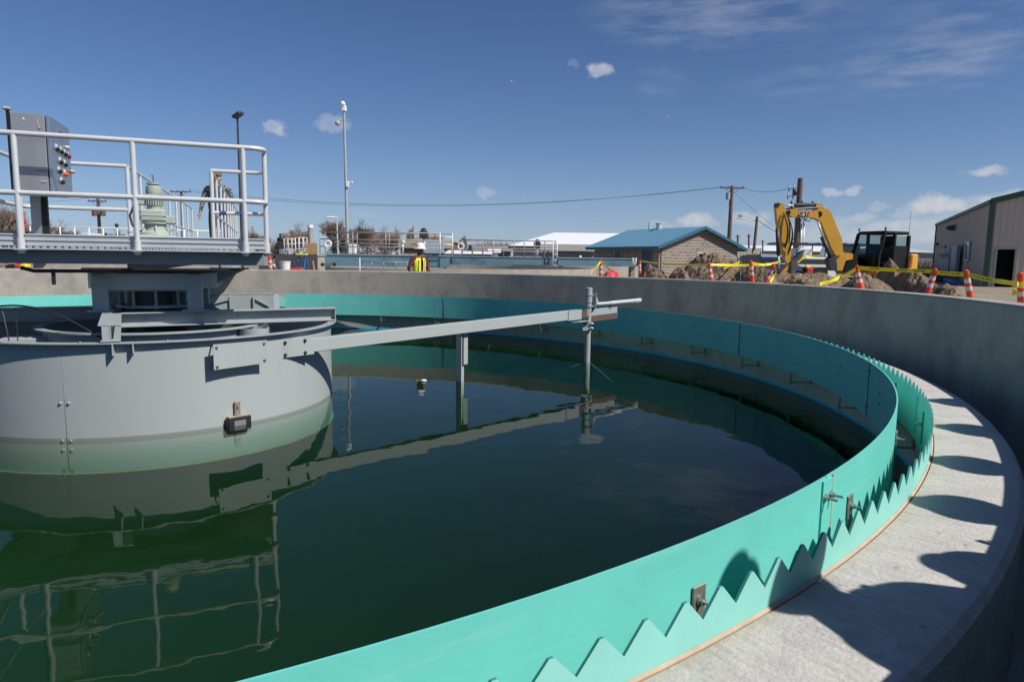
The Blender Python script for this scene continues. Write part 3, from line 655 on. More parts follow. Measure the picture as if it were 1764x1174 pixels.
b.build('hanger_strut', m_grey, sk)
pp = thing('pipe_post', 'upright grey pipe with clamps rising from the water at the end of the skimmer arm', 'pipe post', tuple(wc))
MB().lathe([(0, -.6), (.048, -.6), (.048, 1.12), (0, 1.12)], wc, n=24).build('pipe', m_grey2, pp)
MB().lathe([(0, 1.121), (.056, 1.121), (.056, 1.145), (.05, 1.15), (0, 1.15)], wc, n=24).lathe([(.049, .92), (.056, .92), (.056, 1.119), (.049, 1.119)], wc, n=24).build('pipe_cap', m_grey2, pp)
for z in (1.04, .865): MB().lathe([(.057, z-.009), (.066, z-.009), (.066, z+.009), (.057, z+.009)], wc, n=24).box(wc+Vector((.085, .01, z)), (.06, .05, .018)).build('clamp', m_grey2, pp)
MB().box(wc+Vector((.115, .02, .95)), (.012, .09, .25)).prism([(0, 0), (.09, 0), (0, .14)], wc+Vector((.122, .03, .885)), Vector((.65, .76, 0)), Z3, .01).build('clamp_plate', m_grey2, pp)
p0 = wc+Vector((.13, .05, .895)); dd = Vector((.66, .75, 0)).normalized()
MB().tube([p0, p0+dd*.42], .026, 14).build('branch_pipe', m_rail, pp)
MB().tube([p0+dd*.38, p0+dd*1.12+Z3*.01], .033, 14).tube([p0+dd*1.12+Z3*.01, p0+dd*1.30+Z3*.012], .036, 14).tube([p0+dd*1.09+Z3*.01, p0+dd*1.115+Z3*.01], .039, 14).build('sleeve', m_rail, pp)
for t in (.45, 1.05):
    b = MB(); b.tube([p0+dd*t+Vector((0, 0, -.0))+Vector((0, .03*math.cos(q), .035*math.sin(q)-.03)) for q in [2*pi*i/12 for i in range(12)]], .006, 6, closed=True)
    b.build('u_bolt', m_bolt, pp)
b = MB().bar(wc+Vector((-.45, -.38, .64))-an*.0, wc+Vector((.0, -.06, .64)), .12, .010); b.bar(wc+Vector((-.09, -.085, .56)), wc+Vector((.05, -.055, .56)), .012, .14)
b.build('shelf_bracket', m_grey2, pp)
for z in (.60, .53): MB().cyl(wc+Vector((.03, -.09, z)), wc+Vector((.075, -.075, z)), .014, 8).build('bolt', m_rail, pp)
b = MB()
for q in ((-.5, .1), (.35, -.35), (.3, .45)): b.tube([wc+Vector((0, 0, .02)), wc+Vector((q[0], q[1], -.25))], .005, 6)
b.build('guy_rod', m_grey2, pp)
# submerged rake truss
rk = thing('rake_truss', 'faint pipe truss deep under the water between drum and pipe post', 'rake truss', tuple(C3+Vector((1.2, .9, -.4))))
tb = MB(); e0 = Vector((-2.1, 7.6, -2.0)); e1 = Vector((1.9, 10.0, -2.0)); td = (e1-e0).normalized(); tn = td.cross(Z3); L = (e1-e0).length; nb = 6
for s in (-.55, .55): tb.tube([e0+tn*s, e1+tn*s*.4], .022, 6)
tb.tube([e0+Z3*-.5, e1+Z3*-.5], .022, 6)
for k in range(nb):
    f0, f1 = k/nb, (k+1)/nb; sg = 1 if k % 2 else -1; w0 = .55*(1-.6*f0); w1 = .55*(1-.6*f1)
    tb.tube([e0+td*L*f0+tn*sg*w0, e0+td*L*f1-tn*sg*w1], .016, 6); tb.tube([e0+td*L*f0+tn*w0, e0+td*L*(f0+f1)/2+Z3*-.5], .016, 6); tb.tube([e0+td*L*f1-tn*w1, e0+td*L*(f0+f1)/2+Z3*-.5], .016, 6)
tb.build('truss_pipes', m_dark, rk)
# scum box at the far side
sb = thing('scum_box', 'grey sheet-steel scum trough in the gap of the teal ring at the far side', 'scum box', tuple(arc(7.0, rad(103), .3)))
def bp(deg, r, z): return arc(r, rad(deg), z)
a0, a1 = 98.2, 110.5
p, q = bp(a0+1.2, 7.0, 0), bp(a1, 7.0, 0); td = (q-p).normalized(); tl = (q-p).length
MB().prism([(0, .18), (tl, .18), (tl, .62), (tl*.82, .76), (0, .76)], p, td, Z3, .008).build('front_sheet', m_grey2, sb)
MB().prism([(0, .18), (.16, .30), (.16, .76), (0, .76)], p, bp(a0+1.2, 8, 0)-p if False else (bp(a0, 7.2, 0)-p).normalized(), Z3, .008).build('side_sheet', m_grey2, sb)
b = MB()
for t in (.28, .62): b.bar(p+td*tl*t+Z3*.3-Vector((0, .04, 0)), p+td*tl*t+Z3*.72-Vector((0, .04, 0)), .03, .03, td)
b.bar(p+td*tl*.05+Z3*.50-Vector((0, .03, 0)), p+td*tl*.28+Z3*.68-Vector((0, .03, 0)), .03, .02); b.bar(p+td*tl*.62+Z3*.66-Vector((0, .03, 0)), p+td*tl*.98+Z3*.52-Vector((0, .03, 0)), .03, .02)
b.build('stiffener', m_grey2, sb)
MB().bar(p+Z3*.77+Vector((0, .1, 0)), q+Z3*.77+Vector((0, .1, 0)), .22, .01).build('top_sheet', m_grey2, sb)
fb = MB().sphere(onz(730, 655, 0.01), .03, 12, 8, (1.3, 1, .55)); tag(fb.build('floating_cup', m_white, at=onz(730, 655, 0)), 'small white cup floating on the dark water left of the hanging strut', 'cup')
# ------------------------------------------------------------------ background helpers
def bx(px0, px1, py0, py1, Y, depth, yaw=0, b=None, bev=0):
    """real box whose front spans those photo points at distance Y"""
    a = at(px0, py1, Y); c = at(px1, py0, Y); b = b or MB()
    b.box(((a.x+c.x)/2, Y+depth/2, (a.z+c.z)/2), (abs(c.x-a.x), depth, abs(c.z-a.z)), bev=bev); return b
def railing(name, label, cat, p0, p1, z0, h, nposts, group=None, r=.02, mids=1, m=None, parent=None):
    p0 = Vector(p0); p1 = Vector(p1); p0.z = p1.z = z0; m = m or m_rail
    t = parent or thing(name, label, cat, tuple(p0), group)
    for i in range(nposts):
        p = p0.lerp(p1, i/(nposts-1)); MB().cyl(p, p+Z3*h, r, 6).build('post', m, t)
    for k in range(mids+1):
        z = z0+h*(k+1)/(mids+1); MB().tube([(p0.x, p0.y, z), (p1.x, p1.y, z)], r, 6).build('rail', m, t)
    return t
m_block = bpy.data.materials.new('split_face_block'); m_block.use_nodes = True
def brick(m, c1, c2, mort, bw, bh, msz=.012, rough=.9):
    t = m.node_tree; b = t.nodes['Principled BSDF']; b.inputs['Roughness'].default_value = rough
    c = t.nodes.new('ShaderNodeTexCoord'); k = t.nodes.new('ShaderNodeTexBrick')
    k.inputs['Color1'].default_value = (*c1, 1); k.inputs['Color2'].default_value = (*c2, 1); k.inputs['Mortar'].default_value = (*mort, 1)
    k.inputs['Scale'].default_value = 1; k.inputs['Mortar Size'].default_value = msz; k.inputs['Brick Width'].default_value = bw; k.inputs['Row Height'].default_value = bh
    s = t.nodes.new('ShaderNodeSeparateXYZ'); t.links.new(c.outputs['Object'], s.inputs[0]); ad = t.nodes.new('ShaderNodeMath'); ad.operation = 'ADD'
    t.links.new(s.outputs[0], ad.inputs[0]); t.links.new(s.outputs[1], ad.inputs[1])
    cc = t.nodes.new('ShaderNodeCombineXYZ'); t.links.new(ad.outputs[0], cc.inputs[0]); t.links.new(s.outputs[2], cc.inputs[1]); t.links.new(cc.outputs[0], k.inputs['Vector'])
    t.links.new(k.outputs['Color'], b.inputs['Base Color'])
brick(m_block, (.19, .155, .128), (.28, .23, .19), (.46, .41, .35), .80, .27, .022)
m_brick = bpy.data.materials.new('brown_brick'); m_brick.use_nodes = True; brick(m_brick, (.16, .075, .05), (.12, .06, .045), (.2, .17, .14), .3, .12, .01)
m_roofblue = mat('blue_metal_roof', (.12, .27, .37), .4, .1, var=.05, scale=.6)
m_roofdark = mat('blue_fascia', (.03, .13, .20), .5, var=.05)
m_roofwhite = mat('white_metal_roof', (.82, .82, .82), .45, var=.02)
m_shingle = mat('grey_shingle', (.26, .24, .22), .9, var=.15, scale=8, stretch=(1, 1, 4))
m_bluewall = mat('grey_siding', (.20, .21, .23), .8, var=.08)
m_beige = mat('tan_metal_siding', (.52, .45, .37), .55, var=.04, scale=.7)
m_dgreen = mat('dark_green_trim', (.025, .07, .045), .5, var=.05)
m_glassd = mat('dark_window_glass', (.03, .045, .055), .12, var=.1)
m_dirt = mat('turned_soil', (.145, .105, .072), .98, var=.35, scale=2.2, bump=1.0, bscale=9, col2=(.215, .158, .108), dirt=((.12, .085, .06), 1.6, .56, (1, 1, 1)), spec=.15)
m_brush = mat('dry_brush_straw', (.34, .27, .16), .9, var=.35, scale=3)
m_bark = mat('bare_twig_bark', (.24, .18, .15), .9, var=.25, scale=3)
m_bark2 = mat('pale_twig_bark', (.34, .28, .22), .9, var=.2, scale=3)
m_willow = mat('orange_willow_twigs', (.40, .25, .09), .9, var=.2, scale=3)
m_ever = mat('evergreen_needles', (.035, .055, .025), .9, var=.4, scale=3)
m_polew = mat('weathered_pole_wood', (.15, .115, .09), .9, var=.2, scale=4, stretch=(4, 4, .3))
m_cat = mat('construction_yellow', (.60, .32, .035), .42, var=.08, scale=2, dirt=((.42, .24, .05), 2, .62, (1, 1, 1)))
m_cab = mat('black_cab_paint', (.012, .013, .014), .55, var=.2, spec=.2)
m_retro = mat('silver_reflective_band', (.66, .66, .64), .35, .3)
m_tapey = mat('yellow_barrier_tape', (.86, .76, .015), .45, var=.02)
m_wire = mat('wire_black', (.05, .05, .055), .6)
def glass(name, col, a):
    m = bpy.data.materials.new(name); m.use_nodes = True; t = m.node_tree; t.nodes.clear()
    o = t.nodes.new('ShaderNodeOutputMaterial'); g = t.nodes.new('ShaderNodeBsdfGlossy'); g.inputs['Roughness'].default_value = .03
    tr = t.nodes.new('ShaderNodeBsdfTransparent'); tr.inputs['Color'].default_value = (*col, 1); x = t.nodes.new('ShaderNodeMixShader'); x.inputs[0].default_value = a
    f = t.nodes.new('ShaderNodeNewGeometry')
    t.links.new(tr.outputs[0], x.inputs[1]); t.links.new(g.outputs[0], x.inputs[2]); t.links.new(x.outputs[0], o.inputs['Surface']); return m
m_cglass = glass('cab_glass', (.38, .48, .46), .10)
# ------------------------------------------------------------------ neighbouring tanks
t2 = thing('neighbour_tank', 'round concrete tank behind the clarifier with its pale rim seen past the worker', 'tank', (-4.5, 38, .1))
MB().lathe([(9.1, -.1), (9.1, 1.12), (8.85, 1.12), (8.85, -.1)], (-4.5, 38, 0), n=160).build('outer_wall', m_wall2, t2)
MB().lathe([(8.85, .5), (.1, .5), (.1, .2), (8.85, .2)], (-4.5, 38, 0), n=64).build('tank_cover', m_wall2, t2)
t3 = thing('neighbour_tank', 'smaller round concrete tank in front of the blue-roofed building', 'tank', (4, 52, .1))
MB().lathe([(5.7, -.1), (5.7, 1.18), (5.45, 1.18), (5.45, -.1)], (4, 52, 0), n=120).build('outer_wall', m_wall2, t3)
MB().lathe([(5.45, .6), (.1, .6), (.1, .3), (5.45, .3)], (4, 52, 0), n=64).build('tank_cover', m_wall2, t3)
def girder(label, px0, px1, py0, py1, Y, rail_top=None, nposts=6, pxr=None, wear=True):
    g = thing('bridge_girder', label, 'steel bridge', (at(px0, py1, Y).x, Y, .5))
    a = at(px0, py1, Y); c = at(px1, py0, Y)
    zt = c.z; zb = a.z
    b = MB().box(((a.x+c.x)/2, Y+.01, (zt+zb)/2), (c.x-a.x, .02, zt-zb-.06)); 
    for z in (zt-.015, zb+.015): b.box(((a.x+c.x)/2, Y+.06, z), (c.x-a.x, .2, .03))
    b.build('web_plate', m_teal_steel, g)
    MB().box(((a.x+c.x)/2, Y+.6, zt+.02), (c.x-a.x, 1.1, .04)).build('deck', m_grey2, g)
    MB().box(((a.x+c.x)/2, Y+1.12, (zt+zb)/2), (c.x-a.x, .02, zt-zb-.06)).build('web_plate', m_teal_steel, g)
    if rail_top:
        h = at((pxr or (px0, px1))[1], rail_top, Y).z-zt-.04; q0, q1 = pxr or (px0, px1)
        for dy in (.05, 1.1):
            railing('', '', '', (at(q0, py0, Y).x, Y+dy, 0), (at(q1, py0, Y).x, Y+dy, 0), zt+.04, h, nposts, parent=g, r=.028, mids=2 if dy < .5 else 1, m=m_white if False else mat('shaded_rail', (.36, .34, .32), .6) if 'mr' not in globals() else mr)
    for q in (px0+6, px1-6):
        x = at(q, py1, Y).x
        MB().box((x, Y+.6, zb/2+.05), (.25, .9, zb-.1)).build('support_pier', m_wall2, g)
    return g
mr = mat('dull_aluminium_rail', (.36, .34, .325), .6, .3)
gA = girder('blue-grey bridge girder with triple-rail railing at the left, the nearest of the far girders', 551, 772, 441, 458, 37, 402, 5, (551, 778))
gB = girder('long blue-grey bridge girder with railing directly right of the worker in the vest', 690, 957, 444, 458.5, 48, 415, 10, (795, 957))
gC = girder('short blue-grey girder in front of the blue-roofed building, without railing', 961, 1097, 446, 457.5, 44)
# white ladder and gate at girder ends
def ladder(px0, px1, py0, py1, Y, n, label, m=m_white):
    a = at(px0, py1, Y); c = at(px1, py0, Y); t = thing('ladder', label, 'ladder', (a.x, Y, a.z))
    for x in (a.x, c.x): MB().cyl((x, Y, a.z), (x, Y, c.z), .035, 6).build('rail', m, t)
    for i in range(n):
        z = a.z+(c.z-a.z)*(i+.5)/n; MB().cyl((a.x, Y, z), (c.x, Y, z), .03, 6).build('rung', m, t)
ladder(952, 960, 414, 462, 47.7, 5, 'white ladder at the right end of the long girder')
ladder(1090, 1096, 444, 456, 43.6, 3, 'short white ladder at the right end of the girder before the blue-roofed building')
ladder(758, 779, 402, 440, 36.6, 3, 'white gate frame at the right end of the nearest far railing')
# ring on railing
b = MB(); c = at(565, 420, 36.5); b.tube([c+Vector((.16*math.cos(a), 0, .16*math.sin(a))) for a in [2*pi*i/24 for i in range(24)]], .055, 8, closed=True)
tag(b.build('life_ring', m_white, at=c), 'white life ring hanging on the railing left of the worker', 'life ring')
b = MB(); c = at(794, 424, 47.5); b.tube([c+Vector((.2*math.cos(a), 0, .2*math.sin(a))) for a in [2*pi*i/24 for i in range(24)]], .055, 8, closed=True)
tag(b.build('life_ring', m_white, at=c), 'white life ring hanging on the railing right of the worker', 'life ring')
for (px, py0, py1, Y, lb, mm_, w) in [(694, 411, 438, 42, 'grey vent post with a white cap standing behind the near railing', m_rail, .10), (730, 398, 436, 37.6, 'black pump head above the worker hard hat on the bridge deck', m_dark, .16), (925, 416, 440, 48.6, 'dark pump head near the right end of the long railing', m_dark, .16)]:
    a = at(px, py1, Y); c = at(px, py0, Y); t = thing('bridge_post', lb, 'post', (a.x, Y, a.z))
    MB().cyl(a, (a.x, Y, c.z-.25), w*.6, 10).build('post', m_rail, t)
    if 'pump' in lb: MB().box((a.x, Y, c.z-.2), (w*3, w*3, .36), bev=.03).lathe([(0, .0), (w*1.0, .0), (w*.9, .16), (0, .2)], (a.x, Y, c.z-.02), n=12).build('pump_head', mm_, t)
    else: MB().sphere((a.x, Y, c.z-.18), .15, 10, 8).build('cap', m_white, t)
# dark concrete block wall at the left with cages
wl_ = thing('shaded_tank_wall', 'dark shaded concrete wall left of the blue stepladder', 'wall', (-10, 29, .1))
p = at(474, 440, 31.5); q = at(547, 440, 28.8); zt = p.z+.02
b = MB(); d = Vector((q.x-p.x, q.y-p.y, 0)); Ld = d.length; d /= Ld; nb_ = d.cross(Z3)
b.box(((p.x+q.x)/2, (p.y+q.y)/2, (zt-.1)/2)+Vector() if False else Vector(((p.x+q.x)/2, (p.y+q.y)/2, (zt)/2))-nb_*.17, (Ld, .34, zt), (d, nb_, Z3)); b.build('wall_body', m_wall2, wl_)
MB().box(Vector(((p.x+q.x)/2, (p.y+q.y)/2, zt+.02))-nb_*.17, (Ld+.1, .42, .06), (d, nb_, Z3)).build('coping', m_wall, wl_)
pw = bx(527, 546, 419, 438, 30.4, .05); tag(pw.build('plywood_sheet', m_wood, at=at(536, 438, 30.4)), 'tan plywood sheet standing on top of the shaded concrete wall', 'plywood sheet')
for (x0, x1, y0, Y, lb) in [(490, 503, 411, 30.5, 'white guard frame on the shaded wall, the left one of two'), (509, 523, 409, 30.5, 'white guard frame on the shaded wall, beside the plywood')]:
    a = at(x0, 439, Y); c = at(x1, y0, Y); t = thing('guard_frame', lb, 'guard frame', (a.x, Y, a.z))
    for x in (a.x, (a.x+c.x)/2, c.x):
        for dy in (0, .5): MB().cyl((x, Y+dy, a.z), (x, Y+dy, c.z), .014, 6).build('upright', m_white, t)
    for z in (.35, .68, 1): MB().tube([(a.x, Y, a.z+(c.z-a.z)*z), (c.x, Y, a.z+(c.z-a.z)*z), (c.x, Y+.5, a.z+(c.z-a.z)*z), (a.x, Y+.5, a.z+(c.z-a.z)*z)], .014, 6, closed=True).build('rail', m_white, t)
a = at(476, 439, 30.4); t = thing('pump_unit', 'dark pump with pipework on the left end of the shaded wall', 'pump', tuple(a))
MB().box(a+Vector((.15, .3, .35)), (.3, .4, .5), bev=.03).cyl(a+Vector((.15, .3, .5)), a+Vector((.15, .3, .95)), .1, 10).build('pump_body', m_dark, t); MB().cyl(a+Vector((-.1, .2, .2)), a+Vector((.5, .2, .2)), .05, 8).build('pipe', m_grey2, t)
a = at(484, 438, 30.2); MB_ = MB().box(a+Vector((0, .2, .12)), (.2, .3, .22), bev=.02); tag(MB_.build('junction_box', m_ss, at=a), 'small grey box beside the pump on the shaded wall', 'box')
a = at(535, 416, 33); c = at(535, 389, 33); t = thing('vent_pipe', 'whitish capped vent pipe rising above the plywood sheet', 'vent pipe', (a.x, 33, .1))
MB().cyl((a.x, 33, .1), (a.x, 33, c.z-.1), .11, 12).build('pipe', m_wall, t); MB().cyl((a.x, 33, c.z-.1), (a.x, 33, c.z+.05), .14, 12).build('cap', m_white, t)
# blue stepladder
a = at(513, 457, 27); c = at(522, 439, 27); t = thing('stepladder', 'blue fibreglass stepladder with a yellow top leaning open behind the tank wall', 'stepladder', (a.x, 27, .2))
zt = c.z
for x in (a.x-.05, c.x): 
    MB().bar((x-.08, 26.9, .2), (x+.05, 27.1, zt), .07, .03).build('front_rail', m_blue, t); MB().bar((x+.1, 27.6, .2), (x+.06, 27.2, zt), .05, .03).build('rear_rail', m_blue, t)
for k in range(5): z = .35+k*.28; MB().bar((a.x-.06, 26.95, z), (c.x-.02, 26.95, z), .08, .025).build('step', m_dark, t)
MB().box(((a.x+c.x)/2+.04, 27.1, zt+.02), (c.x-a.x+.2, .22, .06), bev=.01).build('top_cap', m_yellow, t)
# odds on the far side of the wall
a = at(491, 455, 18.2); t = thing('bucket', 'white plastic bucket on the far side of the tank wall', 'bucket', (a.x, 18.2, .9))
MB().box((a.x, 18.2, .5), (.3, .3, .8), bev=.01).build('stand', m_dark, t)
MB().lathe([(.0, .92), (.10, .92), (.14, a.z+.06), (.15, a.z+.06), (.15, a.z+.08), (.13, a.z+.08), (0, a.z+.0)], (a.x, 18.2, 0), n=20).build('body', m_white, t)
MB().bar((a.x-.2, 18.2, a.z-.15), (a.x-.32, 18.2, a.z), .05, .03).build('handle', m_white, t)
a = at(508, 462, 19); t = thing('tool_box', 'red tool box resting right of the white bucket', 'tool box', (a.x, 19, 0))
MB().box((a.x, 19, .55), (.5, .35, 1.0), bev=.01).build('trolley', m_dark, t); MB().box((a.x, 19, a.z-.03), (.42, .3, .09), bev=.02).build('lid', m_red, t); MB().cyl((a.x-.1, 19, a.z+.04), (a.x+.1, 19, a.z+.04), .012, 6).build('handle', m_dark, t)
a = at(539, 449, 20); b = MB().bar((a.x+.15, 20, .1), (a.x, 20, a.z), .07, .03); tag(b.build('wooden_stake', m_wood, at=(a.x, 20, .1)), 'leaning pale wooden stake behind the wall, left of the small wheels', 'stake')
t = thing('wheeled_trolley', 'low dark trolley with round wheels beyond the wall', 'trolley', tuple(at(565, 456, 28.5)))
for px in (555, 575): P = at(px, 455.5, 28.5); MB().cyl(P, P+Vector((0, .1, 0)), .075, 14).build('wheel', m_black, t)
P, Q = at(555, 455, 28.6), at(575, 455, 28.6); MB().bar(P, Q, .3, .04).build('frame', m_brown, t)
railing('low_railing', 'thin low pipe railing along the rim of the tank left of the worker', 'railing', (at(620, 452, 28.6).x, 28.6, 0), (at(702, 452, 28.6).x, 28.6, 0), 1.12, .27, 5, r=.018, mids=0, m=mr)
tag(MB().cyl((at(620, 460, 28).x, 28, .2), (at(620, 460, 28).x, 28, at(620, 444, 28).z), .02, 6).build('thin_post', m_white, at=(at(620, 460, 28).x, 28, .2)), 'thin white upright post at the left end of the low railing', 'post')
# red and yellow cases left
for (px, mm_, lb) in ((29, m_red, 'small red case lying on the far side of the wall under the platform'), (39, m_yellow, 'small yellow case beside the red one under the platform')):
    P = at(px, 457, 16.4); b = MB().box((P.x, 16.5, P.z-.02), (.16, .2, .10), bev=.03).box((P.x, 16.5, .65), (.14, .18, P.z-.75)); b.box((P.x, 16.5, P.z+.05), (.06, .04, .04), bev=.01)
    tag(b.build('case', mm_, at=(P.x, 16.5, .1)), lb, 'case')
# ------------------------------------------------------------------ buildings
def quad(b, pts): b.add(pts, [tuple(range(len(pts)))])
def gable_building(root, P, dl, L, dg, W, ze, zr, wallm, roofm, fasc, over=.5, z0=.1, th=.12, seams=0, ov2=.5):
    """P near corner, dl ridge direction, dg gable direction"""
    dl = Vector((*dl, 0)).normalized(); dg = Vector((*dg, 0)).normalized(); P = Vector((P[0], P[1], z0))
    b = MB(); w = .2
    h = ze-z0
    def wallbox(p, q, hh): 
        d = (q-p).normalized(); n = d.cross(Z3); b.box((p+q)/2+Z3*hh/2, ((q-p).length, w, hh), (d, n, Z3))
    for (p, q) in ((P, P+dl*L), (P+dg*W, P+dg*W+dl*L)): wallbox(p, q, h-.0)
    ap = zr-ze
    for o in (0, L):
        p = P+dl*o; b.prism([(.1, 0), (W-.1, 0), (W-.1, h-.02), (W/2, h+ap-.06), (.1, h-.02)], p, dg, Z3, w)
    b.build('wall', wallm, root)
    rf = MB(); sl = ap/(W/2)
    for s in (0, 1):
        e = P+(dg*W if s else Vector()); sg = -1 if s else 1
        eo = e-dg*sg*over+Z3*(h-sl*over); rp = P+dg*W/2+Z3*(h+ap)
        A = eo-dl*ov2; B = eo+dl*(L+ov2); Cc = rp+dl*(L+ov2); Dd = rp-dl*ov2
        rf.add([A, B, Cc, Dd]+[v+Z3*th for v in (A, B, Cc, Dd)], [(0, 1, 2, 3), (7, 6, 5, 4), (0, 4, 5, 1), (1, 5, 6, 2), (2, 6, 7, 3), (3, 7, 4, 0)])
    ro = rf.build('roof', roofm, root)
    fb = MB()
    for s in (0, 1):
        e = P+(dg*W if s else Vector()); sg = -1 if s else 1
        eo = e-dg*sg*(over+.02)+Z3*(h-sl*over); rp = P+dg*W/2+Z3*(h+ap)
        fb.bar(eo-dl*ov2+Z3*(.0), eo+dl*(L+ov2)+Z3*(.0), .03, .26)
        for o in (-ov2-.02, L+ov2+.02): fb.bar(eo+dl*o+Z3*.02, rp+dl*o+Z3*.02, .03, .26, dl.cross(rp-eo).normalized() if False else Z3)
    fb.build('fascia', fasc, ro)
    if seams:
        sb_ = MB()
        for s in (0, 1):
            e = P+(dg*W if s else Vector()); sg = -1 if s else 1
            for k in range(seams+1):
                o = -ov2+(L+2*ov2)*k/seams; eo = e-dg*sg*over+Z3*(h-sl*over+th+.02)+dl*o; rp = P+dg*W/2+Z3*(h+ap+th+.02)+dl*o
                sb_.bar(eo, rp, .035, .05)
        sb_.build('standing_seams', roofm, ro)
    return dl, dg, P, ro
BB = thing('block_building', 'small concrete-block building with a blue metal gable roof', 'building', (12.9, 60, .1))
dl, dg, P, ro = gable_building(BB, (12.9, 60), (-.5, .866), 9.4, (.866, .5), 9.6, 2.98, 4.62, m_block, m_roofblue, m_roofdark, over=.75, th=.1, seams=22, ov2=.6)
nL = dl.cross(Z3); nL = -nL if nL.dot(Vector((0, -1, 0))) < 0 else nL
nG = dg.cross(Z3); nG = -nG if nG.dot(Vector((0, -1, 0))) < 0 else nG
def win(root, base, d, n, x, z0, w, h, frm, gm, name='window', fw_=.07):
    c = base+d*x+Z3*(z0+h/2); f = MB()
    for s in (-1, 1): f.box(c+d*s*w/2+n*.13, (fw_, .10, h+fw_), (d, n, Z3)); f.box(c+Z3*s*h/2+n*.13, (w-fw_, .10, fw_), (d, n, Z3))
    o = f.build(name, frm, root); MB().box(c+n*.115, (w-fw_, .03, h-fw_), (d, n, Z3)).build('panel' if name == 'door' else 'pane', gm, o); return o
win(BB, P, dl, nL, 5.6, 1.45, 1.1, .95, m_beige, m_glassd); win(BB, P, dl, nL, 1.55, 0.02, 1.1, 2.35, m_roofdark, mat('blue_door', (.03, .09, .17), .5), 'door')
win(BB, P, dg, nG, 5.0, 1.15, 1.15, 1.1, m_white, m_glassd)
vv = P+dl*5.6+dg*4.8+Z3*4.55; MB().cyl(vv, vv+Z3*.55, .28, 14).cyl(vv+Z3*.55, vv+Z3*.62, .34, 14).build('roof_vent', m_rail, ro)
MB().cyl(vv+dl*1.5, vv+dl*1.5+Z3*.75, .03, 6).build('vent_pipe', m_dark, ro)
# white roofed hall
WH = thing('white_roofed_hall', 'large hall with a bright white metal roof behind the blue-roofed building', 'building', (at(880, 430, 95).x, 95, .1))
a = at(884, 424, 95); g0 = at(955, 401, 104)
b = MB(); z1 = a.z; z2 = 1.57+(447-401)*104/F
x0 = a.x; x1 = x0+26
b.add([(x0-.8, 93.4, z1), (x1+.8, 93.4, z1), (x1-4, 104, z2), (g0.x, 104, z2), (x0-.8, 114.5, z1), (x1+.8, 114.5, z1)], [(0, 1, 2, 3), (3, 2, 5, 4), (0, 3, 4), (1, 5, 2), (0, 4, 5, 1)]); b.build('roof', m_roofwhite, WH)
MB().box(((x0+x1)/2, 104, (z1+.1)/2-.02), (x1-x0, 20, z1-.14)).build('wall', m_bluewall, WH)
# grey house
# low dark house far left of hall
def low_building(name, label, px0, px1, pyt, pyb, Y, dep, wm, rm, cat='building', rise=0, parts=()):
    a = at(px0, pyb, Y); c = at(px1, pyt, Y); t = thing(name, label, cat, (a.x, Y, .1))
    ze = c.z-rise; MB().box(((a.x+c.x)/2, Y+dep/2, ze/2-.05), (c.x-a.x, dep, ze-.1)).build('wall', wm, t)
    if rise: 
        b = MB(); x0, x1 = a.x-.4, c.x+.4; b.add([(x0, Y-.5, ze), (x1, Y-.5, ze), (x1, Y+dep/2, c.z), (x0, Y+dep/2, c.z), (x0, Y+dep+.5, ze), (x1, Y+dep+.5, ze)], [(0, 1, 2, 3), (3, 2, 5, 4), (0, 3, 4), (1, 5, 2), (0, 4, 5, 1)]); b.build('roof', rm, t)
    else: MB().box(((a.x+c.x)/2, Y+dep/2, ze+.02), (c.x-a.x+.5, dep+.5, .22)).build('roof', rm, t)
    return t, a, c
t, a, c = low_building('brick_building', 'low brown brick building with a beige top band behind the near railing', 690, 778, 415, 441, 92, 14, m_brick, mat('beige_band', (.42, .36, .27), .8))
MB().box(((a.x+c.x)/2, 91.8, c.z-.45), (c.x-a.x+.1, .3, .75)).build('parapet_band', mat('beige_parapet', (.45, .39, .29), .8), t)
for px in (697, 712, 735): P_ = at(px, 433, 91.6); win(t, Vector((P_.x, 92, .1)), Vector((1, 0, 0)), Vector((0, -1, 0)), 0, .9, 1.2, 1.0, m_white, m_glassd)
P_ = at(748, 428, 91.6); MB().box((P_.x, 91.7, P_.z+.2), (2.6, .5, 1.7)).build('blue_canopy', mat('pale_blue_panel', (.35, .45, .52), .6), t)
low_building('grey_house', 'low grey house with a shingle roof in front of the white hall', 937, 1022, 420, 441, 78, 7, m_bluewall, m_shingle, 'house', rise=.85)
low_building('white_shed', 'small white shed with a peaked roof left of the grey house', 845, 857, 427, 441, 88, 4, m_white, m_roofwhite, rise=.6)
low_building('low_hall', 'low white-roofed hall across the middle distance behind the long railing', 772, 842, 431, 440, 86, 8, m_bluewall, m_roofwhite, rise=.5)
low_building('far_house', 'dark low house with a grey roof left of the white hall', 795, 880, 422, 440, 120, 9, mat('dark_siding', (.13, .12, .12), .8), m_shingle, rise=1.0)
low_building('far_warehouse', 'long low grey warehouse on the horizon left of the tan metal shed', 1536, 1616, 427, 449, 130, 20, m_bluewall, mat('pale_roof', (.5, .5, .5), .6), rise=.9)
low_building('far_warehouse', 'very long low white-roofed warehouse on the horizon behind the excavator', 1268, 1545, 424, 436, 170, 25, mat('grey_far_wall', (.25, .24, .23), .8), m_roofwhite, rise=1.6)
